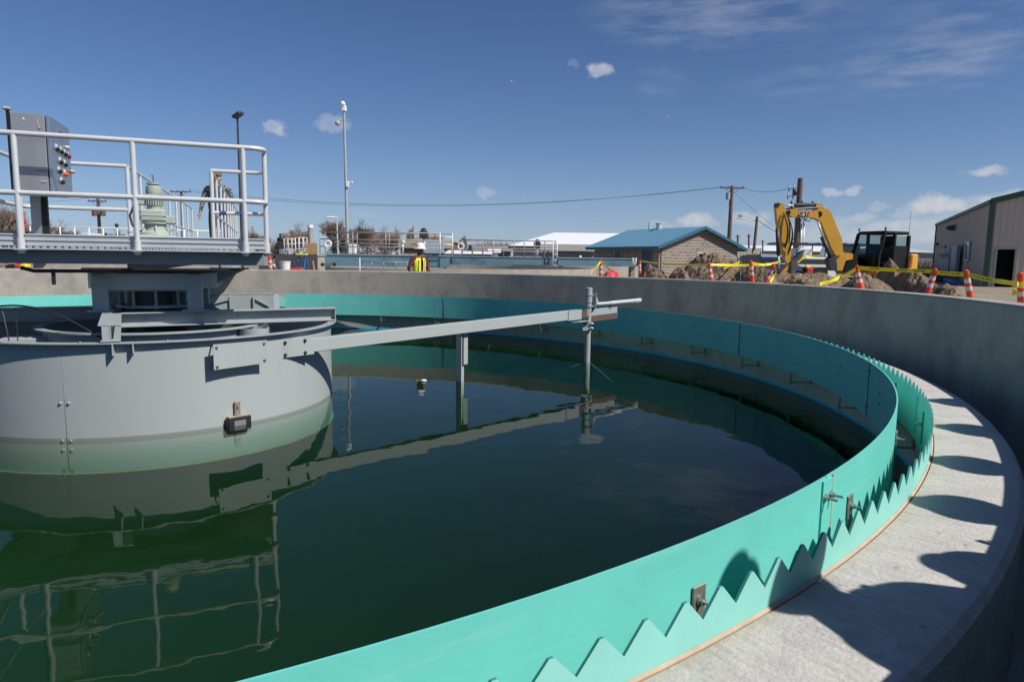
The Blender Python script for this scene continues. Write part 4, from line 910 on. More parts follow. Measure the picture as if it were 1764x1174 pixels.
# corrugated white fence
t = thing('panel_fence', 'pale ribbed metal fence right of the blue-roofed building', 'fence', (at(1262, 440, 82).x, 82, .3))
a = at(1258, 440, 82); c = at(1312, 428, 82)
MB().box(((a.x+c.x)/2, 82, (a.z+c.z)/2-.1), (c.x-a.x, .06, c.z-a.z+.3)).build('panel', mat('ribbed_fence_dark', (.30, .28, .22), .7), t)
b = MB()
for i in range(19): b.box((a.x+(c.x-a.x)*(i+.5)/19, 81.92, (a.z+c.z)/2-.1), (.13, .08, c.z-a.z+.3))
b.build('ribs', mat('cream_rib', (.62, .59, .50), .6), t)
# tan shed at the right
SH = thing('metal_shed', 'tan ribbed metal shed with dark green trim and an open doorway at the right edge', 'building', (26.9, 38.6, .3))
sl_ = Vector((.438, .9, 0)).normalized(); sg_ = Vector((.9, -.438, 0)).normalized(); P = Vector((26.87, 38.62, .36)); nl = Vector((-.9, .438, 0)).normalized(); ng = Vector((-.438, -.9, 0)).normalized()
LS, WS, HE = 25.6, 12, 4.72; slp = .27
lw = MB().box(P+sl_*LS/2+Z3*HE/2-nl*.1, (LS, .2, HE), (sl_, nl, Z3)).build('side_wall', m_beige, SH)
b = MB()
for i in range(int(LS/.3)):
    b.prism([(-.045, 0), (.045, 0), (.02, .035), (-.02, .035)], P+sl_*(.3+i*.3)+nl*.001+Z3*HE/2, sl_, nl, HE-.02)
b.build('ribs', m_beige, lw)
# gable wall with doorway hole
d0, d1, dh = .40, 1.24, 2.13
b = MB(); th_ = .16
def gp(x0, x1, z0a, z0b, z1a, z1b): b.prism([(x0, z0a), (x1, z0b), (x1, z1b), (x0, z1a)], P-ng*th_/2, sg_, Z3, th_)
zr = lambda x: HE+slp*x
gp(.0, d0, 0, 0, zr(0), zr(d0)); gp(d0, d1, dh, dh, zr(d0), zr(d1)); gp(d1, WS/2+4, 0, 0, zr(d1), zr(WS/2+4))
gw = b.build('gable_wall', m_beige, SH)
b = MB()
for i in range(34):
    x = .18+i*.3
    z0 = dh+.12 if d0-.06 < x < d1+.08 else 0
    hh_ = zr(x)-.1-z0; b.prism([(-.055, 0), (.055, 0), (.022, .032), (-.022, .032)], P+sg_*x+ng*.001+Z3*(z0+hh_/2), sg_, ng, hh_)
b.build('ribs', m_beige, gw)
b = MB()
for x in (d0-.04, d1+.04): b.bar(P+sg_*x+ng*.03, P+sg_*x+ng*.03+Z3*dh, .09, .12, ng)
b.bar(P+sg_*(d0-.08)+ng*.03+Z3*(dh+.04), P+sg_*(d1+.08)+ng*.03+Z3*(dh+.04), .12, .08)
b.build('door_frame', mat('grey_door_frame', (.33, .36, .36), .5), SH)
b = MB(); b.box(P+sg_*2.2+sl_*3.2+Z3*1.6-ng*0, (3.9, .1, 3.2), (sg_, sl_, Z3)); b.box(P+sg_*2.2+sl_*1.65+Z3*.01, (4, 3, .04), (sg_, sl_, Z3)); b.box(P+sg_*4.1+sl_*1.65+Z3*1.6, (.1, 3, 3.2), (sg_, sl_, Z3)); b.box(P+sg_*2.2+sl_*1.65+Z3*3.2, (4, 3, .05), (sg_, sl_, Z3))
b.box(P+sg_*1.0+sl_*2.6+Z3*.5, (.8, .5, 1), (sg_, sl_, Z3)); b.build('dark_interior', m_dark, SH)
b = MB(); b.bar(P-sg_*.0+ng*.08+nl*.06-Z3*.0, P+ng*.08+nl*.06+Z3*HE, .22, .22, sg_); tr_ = b.build('corner_trim', m_dgreen, SH)
MB().bar(P+nl*.14+ng*.1+Z3*(HE+.06), P+sl_*LS+nl*.14+Z3*(HE+.06), .12, .2).build('eave_gutter', m_dgreen, SH)
MB().bar(P+ng*.1+nl*.1+Z3*(HE+.08), P+ng*.1+sg_*10+Z3*(HE+.08+2.7), .14, .3).build('rake_trim', m_dgreen, SH)
MB().bar(P+sl_*(LS+.03)+nl*.05, P+sl_*(LS+.03)+nl*.05+Z3*HE, .15, .15, sl_).build('corner_trim', m_dgreen, SH)
b = MB(); b.prism([(0, HE+.10), (10, HE+.10+2.7), (10, HE+.2+2.7), (0, HE+.2)], P+sl_*LS/2, sg_, Z3, LS+.3); b.build('roof', m_dgreen, SH)
win(SH, P, sl_, nl, 6.6, 1.55, 1.4, 1.15, m_rail, m_glassd); win(SH, P, sl_, nl, 18.5, 1.2, 1.3, 1.5, m_dark, m_glassd, 'door')
# electrical gear on side wall
EB = thing('electrical_panels', 'grey electrical cabinet with four meter boxes on the side wall of the tan shed', 'electrical panel', tuple(P+sl_*13+nl*.3))
MB().box(P+sl_*9.9+nl*.35+Z3*1.5, (2.6, .22, 2.1), (sl_, nl, Z3), .02).build('cabinet', mat('panel_grey_blue', (.22, .25, .28), .5), EB)
for k in range(4):
    c = P+sl_*(12.4+k*1.25)+nl*.3+Z3*1.6; mbx = MB().box(c, (.6, .45, 1.7), (sl_, nl, Z3), .02).build('meter_box', mat('meter_grey', (.42, .43, .42), .5) if k == 0 else mg, EB); mg = mbx.data.materials[0]
    MB().cyl(c+nl*.15+Z3*.35, c+nl*.27+Z3*.35, .17, 14).build('meter_dial', m_dark, mbx)
w = P+sl_*13.5+nl*.15+Z3*3.75; t = thing('wall_light', 'dark wall-pack light under the eave on the side of the tan shed', 'wall light', tuple(w)); MB().prism([(0, 0), (.5, .1), (.5, .28), (0, .45)], w, nl, Z3, .7).build('housing', m_dark, t)
w = P+sl_*23+nl*.12+Z3*3.0; t = thing('wall_lamp', 'small dark lamp near the far corner of the tan shed', 'wall lamp', tuple(w)); MB().box(w, (.35, .3, .2), (sl_, nl, Z3), .03).build('housing', m_dark, t)
b = MB().tube([P+nl*.9+sl_*3+Z3*.12, P+nl*.9+sl_*11+Z3*.12], .17, 10); tag(b.build('blue_pipe', m_blue, at=P+nl*.9+sl_*7), 'blue plastic pipe lying on the ground along the tan shed', 'pipe')
b = MB().box(P+nl*.5+sl_*1.9+Z3*.35, (.3, .2, .7), (sl_, nl, Z3), .02); tag(b.build('utility_box', m_dark, at=P+nl*.5+sl_*1.9), 'dark upright box at the base of the tan shed near its green corner', 'box')
# ------------------------------------------------------------------ poles and wires
def pole(name, label, cat, top, bot, Y, r0, r1, m, base=.1):
    a = at(*bot, Y); c = at(*top, Y); d = (c-a)/(c.z-a.z); a = a-d*(a.z-base)
    t = thing(name, label, cat, (a.x, Y, base)); MB().tube([a, c], [r0, r1], 12).build('shaft', m, t); return t, a, c
mast, a, c = pole('camera_mast', 'tall slim grey mast with security cameras standing behind the near railing', 'mast', (592.5, 192), (599, 430), 45, .115, .075, m_grey2)
MB().box(c+Vector((0, 0, .18)), (.3, .3, .4), bev=.05).sphere(c+Vector((-.05, -.1, .45)), .17, 10, 8).build('dome_camera', m_white, mast)
P_ = at(590, 209, 45); MB().bar(P_+Vector((.3, 0, .05)), P_+Vector((-.3, 0, 0)), .04, .04).sphere(P_+Vector((-.32, 0, -.12)), .17, 10, 8).build('side_camera', m_grey2, mast)
P_ = at(599, 315, 45); MB().bar(P_, P_+Vector((.35, -.1, .05)), .12, .12, bev=.02).box(P_+Vector((.0, -.1, -.1)), (.2, .2, .35), bev=.02).build('bullet_camera', m_white, mast)
P_ = at(599.5, 425, 45); MB().box(P_+Vector((.32, -.1, -.1)), (.5, .3, .7), bev=.03).build('base_cabinet', m_white, mast)
fl, a, c = pole('floodlight_pole', 'thin dark pole with a tilted floodlight behind the platform railing', 'light pole', (409, 205), (417, 430), 26, .05, .035, m_dark)
MB().box(c+Vector((.06, -.1, .12)), (.36, .30, .12), (Vector((.85, -.2, .48)).normalized(), Vector((.2, .97, .05)).normalized(), Vector((-.48, .05, .87)).normalized()), .02).build('lamp_head', m_dark, fl)
MB().bar(c-Z3*.05, c+Vector((.02, 0, .12)), .05, .05).build('bracket', m_dark, fl)
def crossarm(t, c, half, z, n=4, yaw=0, m=m_polew):
    d = Vector((math.cos(yaw), math.sin(yaw), 0)); C_ = Vector((c.x, c.y-.15, z))
    o = MB().bar(C_-d*half, C_+d*half, .12, .14).build('crossarm', m, t)
    for k in range(n):
        p = C_+d*half*(-.92+1.84*k/(n-1))+Z3*.06; MB().cyl(p, p+Z3*.14, .05, 6).build('insulator', m_dark if m is not m_white else m_white, o)
    MB().bar(C_-d*half*.6-Z3*.02, Vector((c.x, c.y-.12, z-.7)), .04, .04).bar(C_+d*half*.6-Z3*.02, Vector((c.x, c.y-.12, z-.7)), .04, .04).build('brace', m, t)
    return C_
ua, a, c = pole('utility_pole', 'wooden utility pole with a crossarm behind the blue-roofed building', 'utility pole', (1261, 320), (1256, 415), 72, .27, .17, m_polew)
CA = crossarm(ua, c, 1.25, c.z-.25); P_ = at(1254, 338, 71.6); MB().cyl(P_-Z3*.35, P_+Z3*.35, .22, 12).build('transformer', m_grey2, ua); MB().tube([P_+Vector((.3, .2, .6)), P_+Vector((.2, .1, -.9)), P_+Vector((.5, .2, -2.2))], .03, 6).build('drop_cable', m_wire, ua)
ub, a, c = pole('utility_pole', 'thick wooden utility pole rising behind the excavator boom', 'utility pole', (1379, 307), (1369, 470), 46, .22, .17, m_polew, .3)
CBp = c
for z, l in ((c.z-.6, .9), (c.z-1.1, .95), (c.z-2.0, .5)):
    MB().bar(Vector((c.x, 45.85, z)), Vector((c.x-l, 45.6, z-.15)), .05, .05).build('side_arm', m_dark, ub)
    for k in range(2): MB().cyl((c.x-l*(.6+.35*k), 45.65, z-.3), (c.x-l*(.6+.35*k), 45.65, z+.1), .045, 6).build('insulator', m_grey2, ub)
P_ = at(1369, 331, 45.6); MB().cyl(P_-Z3*.18, P_+Z3*.2, .14, 10).build('cutout', m_dark, ub)
for k, px in enumerate((1381, 1385)):
    p, q = at(px, 385, 45.8), at(px-3, 465, 45.8); MB().cyl(p, q, .05, 8).build('conduit', m_rail, ub)
p = at(1381, 370, 45.7); b = MB()
for (dx_, dz_) in ((.3, .25), (.5, -.1), (.75, .15), (.2, -.3), (.9, -.15)): b.tube([p+Vector((0, 0, dz_)), p+Vector((dx_*.5, -.1, dz_-.3)), p+Vector((dx_, -.1, dz_+.25))], .03, 6)
b.build('cable_loops', m_wire, ub)
# platform rack on pole B
P_ = at(1378, 360, 45.6); b = MB().box(P_+Vector((.2, -.3, 0)), (2.3, .5, .10)); 
for k in range(3): b.cyl(P_+Vector((-.7+k*.7, -.3, .05)), P_+Vector((-.7+k*.7, -.3, .5)), .08, 8)
b.build('equipment_rack', m_dark, ub)
uc, a, c = pole('street_light_pole', 'leaning dark wooden pole with a long street light arm right of the blue-roofed building', 'light pole', (1304.5, 373), (1297, 450), 42, .11, .08, m_polew, .3)
P_ = at(1276, 370, 42); Q_ = at(1302, 380, 42); MB().tube([Q_, at(1288, 371, 42), P_], .025, 6).build('lamp_arm', m_rail, uc); MB().box(P_+Vector((0, 0, -.06)), (.2, .3, .14), bev=.02).build('lamp_head', m_grey2, uc)
P_ = at(1263, 375, 42); MB().tube([at(1303, 381, 42), P_, P_-Z3*.2], .02, 6).build('lamp_arm', m_rail, uc)
ul, a, c = pole('utility_pole', 'wooden utility pole with white insulators and two brown transformers, seen through the platform railing', 'utility pole', (168, 333), (172, 405), 84, .24, .16, m_polew)
crossarm(ul, c, 1.15, c.z-.95, 4)
for px in (163, 177): P_ = at(px, 366, 83.4); MB().cyl(P_-Z3*.42, P_+Z3*.42, .33, 12).build('transformer', mat('rusty_transformer', (.14, .07, .055), .6), ul)
ud, a, c = pole('utility_pole', 'distant T-shaped utility pole right of the drive motor', 'utility pole', (312, 329), (315, 410), 88, .22, .15, m_polew)
CD = crossarm(ud, c, 1.3, c.z-.1, 4)
sp_, a, c = pole('lamp_arm_pole', 'slim pole with a white cobra-head lamp among the bare trees', 'street lamp', (580, 374), (582, 430), 70, .09, .06, m_rail)
P_ = at(571, 373.5, 70); MB().tube([c, P_], .04, 6).build('arm', m_rail, sp_); MB().box(P_+Vector((-.1, 0, -.05)), (.75, .35, .2), bev=.06).build('lamp_head', m_white, sp_)
for (px, y0, Y, lb) in [(1271, 404, 120, 'short distant pole with a brace right of the blue roof'), (1290, 403, 125, 'short distant bare pole left of the leaning light pole'), (1314, 413, 160, 'tiny distant pole right of the leaning light pole')]:
    t, a, c = pole('distant_pole', lb, 'pole', (px, y0), (px, 425), Y, .2, .16, m_polew); MB().bar(c-Z3*.4-Vector((.5, 0, 0)), c-Z3*.4+Vector((.5, 0, 0)), .1, .1).build('crossarm', m_polew, t)
t, a, c = pole('small_lamp_post', 'slim lamp post with a round head in the far railing yard', 'lamp post', (201, 388), (202, 413), 45, .05, .04, m_dark); MB().sphere(c, .13, 8, 6).build('lamp_head', m_dark, t)
def wire(p, q, sag, lb, r=.017, n=24):
    p, q = Vector(p), Vector(q); pts = [p.lerp(q, i/n)-Z3*sag*4*(i/n)*(1-i/n) for i in range(n+1)]
    tag(MB().tube(pts, r, 5).build('overhead_wire', m_wire, at=p), lb, 'wire')
DL = at(312, 330, 88)
for k, dz in enumerate((0, .25)):
    wire(DL+Vector((1, 0, dz)), CA+Vector((-.9+.6*k, 0, .15)), 1.9, ('lower' if k == 0 else 'upper')+' long overhead wire sagging across the sky behind the camera mast')
wire(CA+Vector((.9, 0, .15)), CBp+Vector((-.8, 0, -.7)), .35, 'short overhead wire between the two wooden poles at the right')
wire(at(1304, 378, 42), CBp+Vector((-.2, 0, -4.0)), .15, 'overhead wire from the leaning light pole to the pole behind the excavator')
wire(CA+Vector((.2, 0, -.4)), at(1390, 425, 100), .5, 'guy wire slanting down right from the pole behind the blue roof')
wire(at(160, 338, 84), DL+Vector((-1, 0, 0)), .8, 'overhead wire between the two poles seen through the platform railing')
wire(at(-60, 336, 84), at(164, 339, 84), .7, 'overhead wire running left from the pole with transformers')
# ------------------------------------------------------------------ far railing and left yard
p, q = at(52, 395, 40), at(360, 405, 42)
fr_ = railing('yard_railing', 'long white double-rail railing in the yard seen under the platform mid rail', 'railing', (p.x, 40, 0), (q.x, 44, 0), 2.0, 1.1, 15, r=.035, m=m_white)
MB().bar((p.x, 40.1, 1.0), (q.x, 44.1, 1.0), .3, 1.98).build('curb_wall', m_wall2, fr_)
t = thing('flatbed_trailer', 'white flatbed trailer with a dark load parked at the far left', 'trailer', (at(20, 430, 38).x, 38, .1))
a, c = at(-80, 412, 38), at(48, 404, 38)
MB().box(((a.x+c.x)/2, 39, 2.35), (c.x-a.x, 2.2, .22), bev=.02).build('deck', m_white, t); MB().box(((a.x+c.x)/2, 39, 1.75), (c.x-a.x-.4, 2.0, .8)).build('side_panel', mat('navy_panel', (.02, .03, .06), .6), t)
for k in range(3): MB().cyl((c.x-1-k*1.2, 37.9, .5), (c.x-1-k*1.2, 38.2, .5), .42, 16).build('wheel', m_black, t)
for k in range(4): MB().box((c.x-.5-k*1.1, 37.85, 2.35), (.18, .06, .10)).build('marker_light', m_orange, t)
MB().box((c.x-1.6, 39, 2.62), (3.2, 1.6, .30), bev=.08).build('dark_load', m_dark, t)
t = thing('loader_crane', 'thin red folding crane arm standing up at the far left', 'crane', (at(38, 405, 37).x, 38.2, 2.45))
P0_, P1_, P2_ = at(39, 405, 38.2), at(38.5, 380, 38.2), at(34, 360, 38.2); MB().bar(P0_, P1_, .16, .2, Vector((0, 1, 0))).build('mast', m_red, t); MB().bar(P1_, P2_, .12, .16, Vector((0, 1, 0))).build('jib', m_red, t); MB().box(P1_, (.28, .3, .3), bev=.05).build('knuckle', m_red, t); MB().bar(P0_, (P0_.x, 38.2, 2.4), .3, .3, Vector((0, 1, 0))).build('base', m_red, t)
t = thing('box_truck', 'small pale truck cab behind the yard railing', 'truck', (at(143, 420, 47).x, 47, .1))
a, c = at(136, 415, 47), at(151, 401, 47)
MB().box(((a.x+c.x)/2, 48, (c.z+.6)/2), (c.x-a.x, 1.8, c.z-.6), bev=.08).build('cab_body', mat('pale_green_truck', (.5, .58, .53), .5), t); MB().box(((a.x+c.x)/2+.05, 47.05, c.z-.3), ((c.x-a.x)*.6, .05, .3)).build('windscreen', m_glassd, t)
MB().box((a.x-.25, 47.8, 1.5), (.5, 1.4, 1.6), bev=.05).build('chassis_load', m_dark, t)
for x in (a.x+.1, c.x-.1): MB().cyl((x, 46.9, .5), (x, 47.2, .5), .42, 14).build('wheel', m_black, t)
# ------------------------------------------------------------------ trees
def bare_tree(name, seed, h, spread, m, levels=5, upright=.35, r0=None, k0=5, conical=False):
    rnd = random.Random(seed); b = MB(); r0 = r0 or h*.02
    def seg(p, d, L, r, lv):
        q = p+d*L; mid = p.lerp(q, .5)+Vector((rnd.uniform(-1, 1), rnd.uniform(-1, 1), 0))*L*.05
        (tr if lv == 0 else b).tube([p, mid, q], [r, r*.85, r*.68], 6 if lv < 2 else 3, cap=False)
        if lv >= levels: return
        n = rnd.choice((3, 4)) if lv < 3 else rnd.choice((4, 5))
        for k in range(n):
            t = 1 if k == 0 else rnd.uniform(.45, 1); s = p.lerp(q, t)
            a = rnd.uniform(0, 2*pi); sp_ = rnd.uniform(.35, 1)*spread
            nd = (d+Vector((math.cos(a), math.sin(a), 0))*sp_+Z3*upright*rnd.uniform(.2, 1)+Vector((rnd.uniform(-1,1),rnd.uniform(-1,1),rnd.uniform(-1,1)))*.12).normalized()
            seg(s, nd, L*rnd.uniform(.58, .86), r*.62, lv+1)
    tr = MB(); t = thing(name, None or 'x', 'tree', (0, 0, 0))
    seg(Vector((0, 0, -.2)), Vector((rnd.uniform(-.06, .06), 0, 1)).normalized(), h*.24, r0, 0)
    tr.build('trunk', m, t); b.build('crown', m, t); return t
T_round = bare_tree('bare_tree', 3, 7, .8, m_bark, 6, .30)
T_wide = bare_tree('bare_tree', 11, 8, .9, m_bark, 6, .25)
T_poplar = bare_tree('bare_poplar', 5, 9, .28, m_bark2, 6, .9)
T_pale = bare_tree('bare_tree', 21, 7, .85, m_bark2, 6, .3)
T_willow = bare_tree('orange_willow', 8, 6, 1.0, m_willow, 6, .2)
T_bush = bare_tree('bare_bush', 14, 3.2, 1.1, mat('reddish_bush', (.20, .11, .085), .9, var=.2), 5, .3)
def extent(t):
    zs = [v.co.z for ch in KIDS(t) for v in ch.data.vertices]; return max(zs)
used = set()
def plant(T, px, pytop, Y, label, g='trees beyond the plant', base=.1, rz=None):
    P_ = at(px, pytop, Y); s = (P_.z-base)/extent(T); rz = rz if rz is not None else (px*1.7) % 6.28
    if T.name not in used: used.add(T.name); o = T; o.location = (P_.x, Y, base); o.rotation_euler.z = rz; o.scale = (s, s, s); o['label'] = label
    else: o = copy_tree(T, (P_.x, Y, base), rz, label, s)
    o['group'] = g; o['category'] = 'tree' if 'bush' not in T.name else 'bush'; return o
plant(T_round, 512, 380, 85, 'bare dark tree standing before the orange willow')
plant(T_willow, 494, 398, 92, 'orange-twigged willow left of the whitish vent pipe')
plant(T_wide, 588, 374, 80, 'large bare tree just left of the camera mast')
plant(T_round, 614, 376, 84, 'large bare tree just right of the camera mast', rz=2.5)
plant(T_wide, 640, 386, 88, 'bare reddish tree, second right of the camera mast', rz=1.2)
plant(T_round, 662, 388, 95, 'rounded bare tree over the middle of the near railing', rz=4)
plant(T_poplar, 683, 387, 100, 'tall narrow bare poplar, the left one of two over the near railing')
plant(T_poplar, 707, 386, 104, 'tall narrow bare poplar, the right one of two over the near railing', rz=2)
plant(T_pale, 672, 395, 98, 'pale bare tree beside the left poplar')
plant(T_willow, 752, 402, 110, 'orange willow behind the white gate frame', rz=2)
plant(T_poplar, 795, 402, 112, 'short bare poplar between the two far railings', rz=1)
plant(T_poplar, 803, 404, 116, 'second short bare poplar between the two far railings', rz=3)
plant(T_pale, 842, 411, 130, 'pale bare tree over the middle of the long railing', rz=3)
plant(T_wide, 862, 415, 140, 'low bare tree left of the white roof', rz=3.3)
plant(T_round, 4, 345, 70, 'tall bare tree at the left edge of the photo', rz=1.1)
plant(T_wide, 26, 352, 74, 'bare tree behind the red crane arm', rz=2.1)
plant(T_pale, 68, 374, 80, 'pale bare tree left of the second platform post', rz=.4)
plant(T_wide, 106, 391, 110, 'low bare tree beyond the yard railing, left of the truck', rz=5)
plant(T_round, 203, 391, 120, 'low bare tree beyond the yard railing, right of the transformers pole', rz=.9)
plant(T_round, 440, 388, 100, 'bare tree seen between the last two platform posts', rz=5.1)
plant(T_wide, 275, 405, 120, 'low bare tree behind the drive motor', rz=4.4)
plant(T_bush, 160, 404, 70, 'reddish bare bush left of the transformers pole foot', 'bare bushes')
plant(T_bush, 186, 406, 72, 'reddish bare bush right of the transformers pole foot', 'bare bushes', rz=1)
plant(T_bush, 232, 407, 74, 'reddish bare bush behind the second platform post', 'bare bushes', rz=2)
plant(T_bush, 633, 417, 70, 'dark red bare bush behind the near railing', 'bare bushes', rz=3)
plant(T_bush, 655, 416, 72, 'red-brown bare bush near the two poplars', 'bare bushes', rz=4)
plant(T_bush, 462, 408, 74, 'bare bush right of the last platform post', 'bare bushes', rz=5)
def evergreen(px, pytop, Y, w, label):
    P_ = at(px, pytop, Y); t = thing('evergreen_tree', label, 'tree', (P_.x, Y, .1)); hh = P_.z-.1; rnd = random.Random(int(px)); b = MB()
    for i in range(900):
        z = rnd.random()**.8; a = rnd.uniform(0, 6.28); r = w*(1-z)*(rnd.random()**.4)*(.8+.35*math.sin(a*3+z*9)); p = Vector((P_.x+r*math.cos(a), Y+r*math.sin(a), .1+hh*(.1+.9*z)))
        u = Vector((rnd.uniform(-1, 1), rnd.uniform(-1, 1), rnd.uniform(-.8, .4)))*.22; v = Vector((rnd.uniform(-1, 1), rnd.uniform(-1, 1), rnd.uniform(-1, 1)))*.1
        b.add([p-u, p+v, p+u], [(0, 1, 2)])
    b.build('crown', m_ever, t); MB().cyl((P_.x, Y, 0), (P_.x, Y, .1+hh*.6), .12, 6).build('trunk', m_bark, t)
evergreen(775, 418, 100, 1.0, 'small dark evergreen right of the white gate frame')
evergreen(590, 412, 78, 2.2, 'dark evergreen shrub at the foot of the camera mast')
evergreen(810, 422, 105, 2.2, 'low dark evergreen shrub left of the far dark house')
evergreen(182, 402, 90, 1.3, 'small dark evergreen next to the transformers pole')
evergreen(575, 411, 82, 1.6, 'dark evergreen shrub left of the camera mast')
evergreen(480, 410, 70, 1.2, 'dark evergreen behind the pump on the shaded wall')
# ------------------------------------------------------------------ soil mounds
def mound(label, px0, px1, pytop, Y, dep, seed, base=.25, peak=.5, sharp=1.0, name='soil_mound', m=None):
    a = at(px0, 460, Y); c = at(px1, 460, Y); zt = at((px0+px1)/2, pytop, Y).z; cx = a.x+(c.x-a.x)*peak; hw0 = cx-a.x; hw1 = c.x-cx; b = MB(); n = 92; vs = []
    for j in range(n+1):
        for i in range(n+1):
            u = i/n*2-1; v = j/n*2-1; x = cx+(u*hw0 if u < 0 else u*hw1); y = Y+v*dep/2
            q = Vector((x*.55, y*.55, seed))
            r = math.hypot(u, v)*(1+.22*noise.noise(q*1.3+Vector((5, 5, 5)))); hgt = max(0, 1-r**(1.7*sharp))
            nz_ = noise.noise(q)*.22+noise.noise(q*2.7)*.13+noise.noise(q*7)*.07+noise.noise(q*14)*.05+noise.noise(q*27)*.03
            z = base-.1+(zt-base+.05)*hgt*(1+nz_)+(nz_*.25 if hgt > .01 else 0)
            vs.append((x, y, z-(.3 if r >= 1 else 0)))
    zm = max(v[2] for v in vs); vs = [(x, y, z if z < base else base+(z-base)*(zt-base)/(zm-base)) for x, y, z in vs]
    fs = [(j*(n+1)+i, j*(n+1)+i+1, (j+1)*(n+1)+i+1, (j+1)*(n+1)+i) for j in range(n) for i in range(n)]
    b.add(vs, fs, False); return tag(b.build(name, m or m_dirt, at=(cx, Y, base)), label, 'dirt pile')
mound('low mound of brown soil nearest the red tarp', 1083, 1170, 455, 19, 4, 1.3)
mound('small rounded mound of soil left of the first striped cone', 1135, 1205, 460, 18, 3, 4.4)
mound('tallest mound of soil in front of the block building', 1150, 1305, 434, 27, 7, 3.6)
mound('soil mound behind the leaning orange post', 1250, 1360, 452, 21, 4.5, 7.5)
mound('low soil mound under the excavator bucket', 1330, 1465, 471, 19, 4, 9.2)
mound('broad low soil heap in front of the excavator tracks', 1420, 1560, 470, 20, 5, 11.1)
mound('steep pointed soil heap right in front of the black cab', 1506, 1580, 444, 22.5, 3, 13.7, sharp=.75, peak=.35)
mound('rough brown soil heap right of the steep pointed heap', 1535, 1615, 463, 20, 4, 15.2)
mound('low dark trail of soil between two leaning posts at the right', 1570, 1668, 487, 16.5, 4.5, 17.3, base=.3)
mound('distant brown earth bank right of the blue-roofed building', 1285, 1345, 434, 55, 10, 19.1)
mound('long low bank of brown soil behind the wall and under the tall mounds', 1090, 1600, 467, 25, 9, 31.7, base=.3)
# red tarp
b = MB(); rnd = random.Random(4); n = 18; a = at(1034, 470, 17.6); c = at(1077, 470, 17.6); vs = []
zt = at(1055, 463, 17.6).z
for j in range(n+1):
    for i in range(n+1):
        u = i/n*2-1; v = j/n*2-1; r = max(abs(u), abs(v)); hh = max(0, 1-r**3); q = Vector((u*3, v*3, 0))
        vs.append(((a.x+c.x)/2+u*(c.x-a.x)/2, 17.8+v*.7, .55+(zt-.60)*hh*(1+.07*noise.noise(q)+.06*noise.noise(q*3))))
b.add(vs, [(j*(n+1)+i, j*(n+1)+i+1, (j+1)*(n+1)+i+1, (j+1)*(n+1)+i) for j in range(n) for i in range(n)])
tg = thing('covered_pallet', 'crumpled red tarp covering a stack beyond the wall', 'tarp', ((a.x+c.x)/2, 17.8, .1))
b.build('tarp', mat('red_tarp', (.72, .07, .07), .5, var=.1, scale=6), tg); MB().box(((a.x+c.x)/2, 17.8, .33), ((c.x-a.x)*.96, 1.3, .5)).build('pallet_stack', m_wood, tg)
# dry brush
def brush(px0, px1, Y0, Y1, n, h, seed, label, m=m_brush):
    rnd = random.Random(seed); b = MB()
    for i in range(n):
        Y = rnd.uniform(Y0, Y1); px = rnd.uniform(px0, px1); P_ = at(px, 450, Y); x = P_.x; cl = noise.noise(Vector((x*.35, Y*.35, seed)))
        hh = h*(.55+.8*max(0, cl+.3))*rnd.uniform(.6, 1.15)
        for k in range(9):
            d = Vector((rnd.uniform(-1, 1), rnd.uniform(-1, 1), rnd.uniform(.5, 1.6))).normalized()*hh*rnd.uniform(.5, 1); p = Vector((x+rnd.uniform(-.4, .4), Y+rnd.uniform(-.4, .4), .3))
            s = Vector((rnd.uniform(-1, 1), rnd.uniform(-1, 1), 0)).normalized()*.05; b.add([p-s, p+s, p+d], [(0, 1, 2)])
    tag(b.build('dry_brush', m), label, 'brush', kind='stuff')
brush(1535, 1620, 48, 85, 2600, 1.5, 3, 'dry straw-coloured brush between the excavator and the tan shed')
brush(1265, 1345, 50, 80, 1500, .8, 5, 'dry grass and brush on the field right of the block building')
brush(1530, 1625, 70, 110, 1600, 2.3, 8, 'darker brown scrub behind the dry brush', m_bark)
# ------------------------------------------------------------------ delineators, cones, tape
def delin(label, top, bot, Y, r=.05, cone=False):
    a = at(*bot, Y); c = at(*top, Y); d = (c-a).normalized(); L = 1.05; base = c-d*L; t = thing('delineator_post' if not cone else 'traffic_cone', label, 'delineator' if not cone else 'traffic cone', tuple(base), 'orange and white striped posts around the site' if not cone else None)
    prof = [(base+d*L*s, (r*(1.15-.3*s) if not cone else r*(2.2-1.75*s))) for s in (0, .70, .765, .82, .885, .93, 1)]
    mats_ = [m_orange2, m_retro, m_orange2, m_retro, m_orange2, m_orange2]
    for i, (mm_, nm) in enumerate(zip(mats_, ['lower_tube', 'reflective_band', 'middle_tube', 'reflective_band', 'upper_tube', 'cap'])):
        MB().tube([prof[i][0], prof[i+1][0]], [prof[i][1]+(.002 if mm_ is m_retro else 0), prof[i+1][1]+(.002 if mm_ is m_retro else 0)], 14, cap=True).build(nm, mm_, t)
    MB().lathe([(0, 0), (.21, 0), (.20, .05), (.09, .07), (0, .07)], base-Z3*.0, n=16).build('base', m_black, t)
    MB().tube([c-d*.0, c+d*.02], [r*.6, r*.5], 10).build('top_grip', m_orange2, t)
    return c, d
m_orange2 = mat('faded_orange_plastic', (.78, .075, .025), .45, var=.08, scale=5)
posts = {}
def D(key, label, top, bot, Y, r=.05, cone=False): posts[key] = delin(label, top, bot, Y, r, cone)[0]
D('a', 'striped orange post left of the red tarp', (1035, 449), (1035, 470), 17.4)
D('b', 'striped orange post in front of the dark side of the block building', (1102, 449), (1102, 470), 22)
D('c', 'pale striped cone-shaped post in front of the tallest soil mound', (1222, 454), (1225, 480), 15.5, .055, True)
D('d', 'slim upright orange post below the leaning light pole', (1293.5, 450), (1296, 483), 15.5)
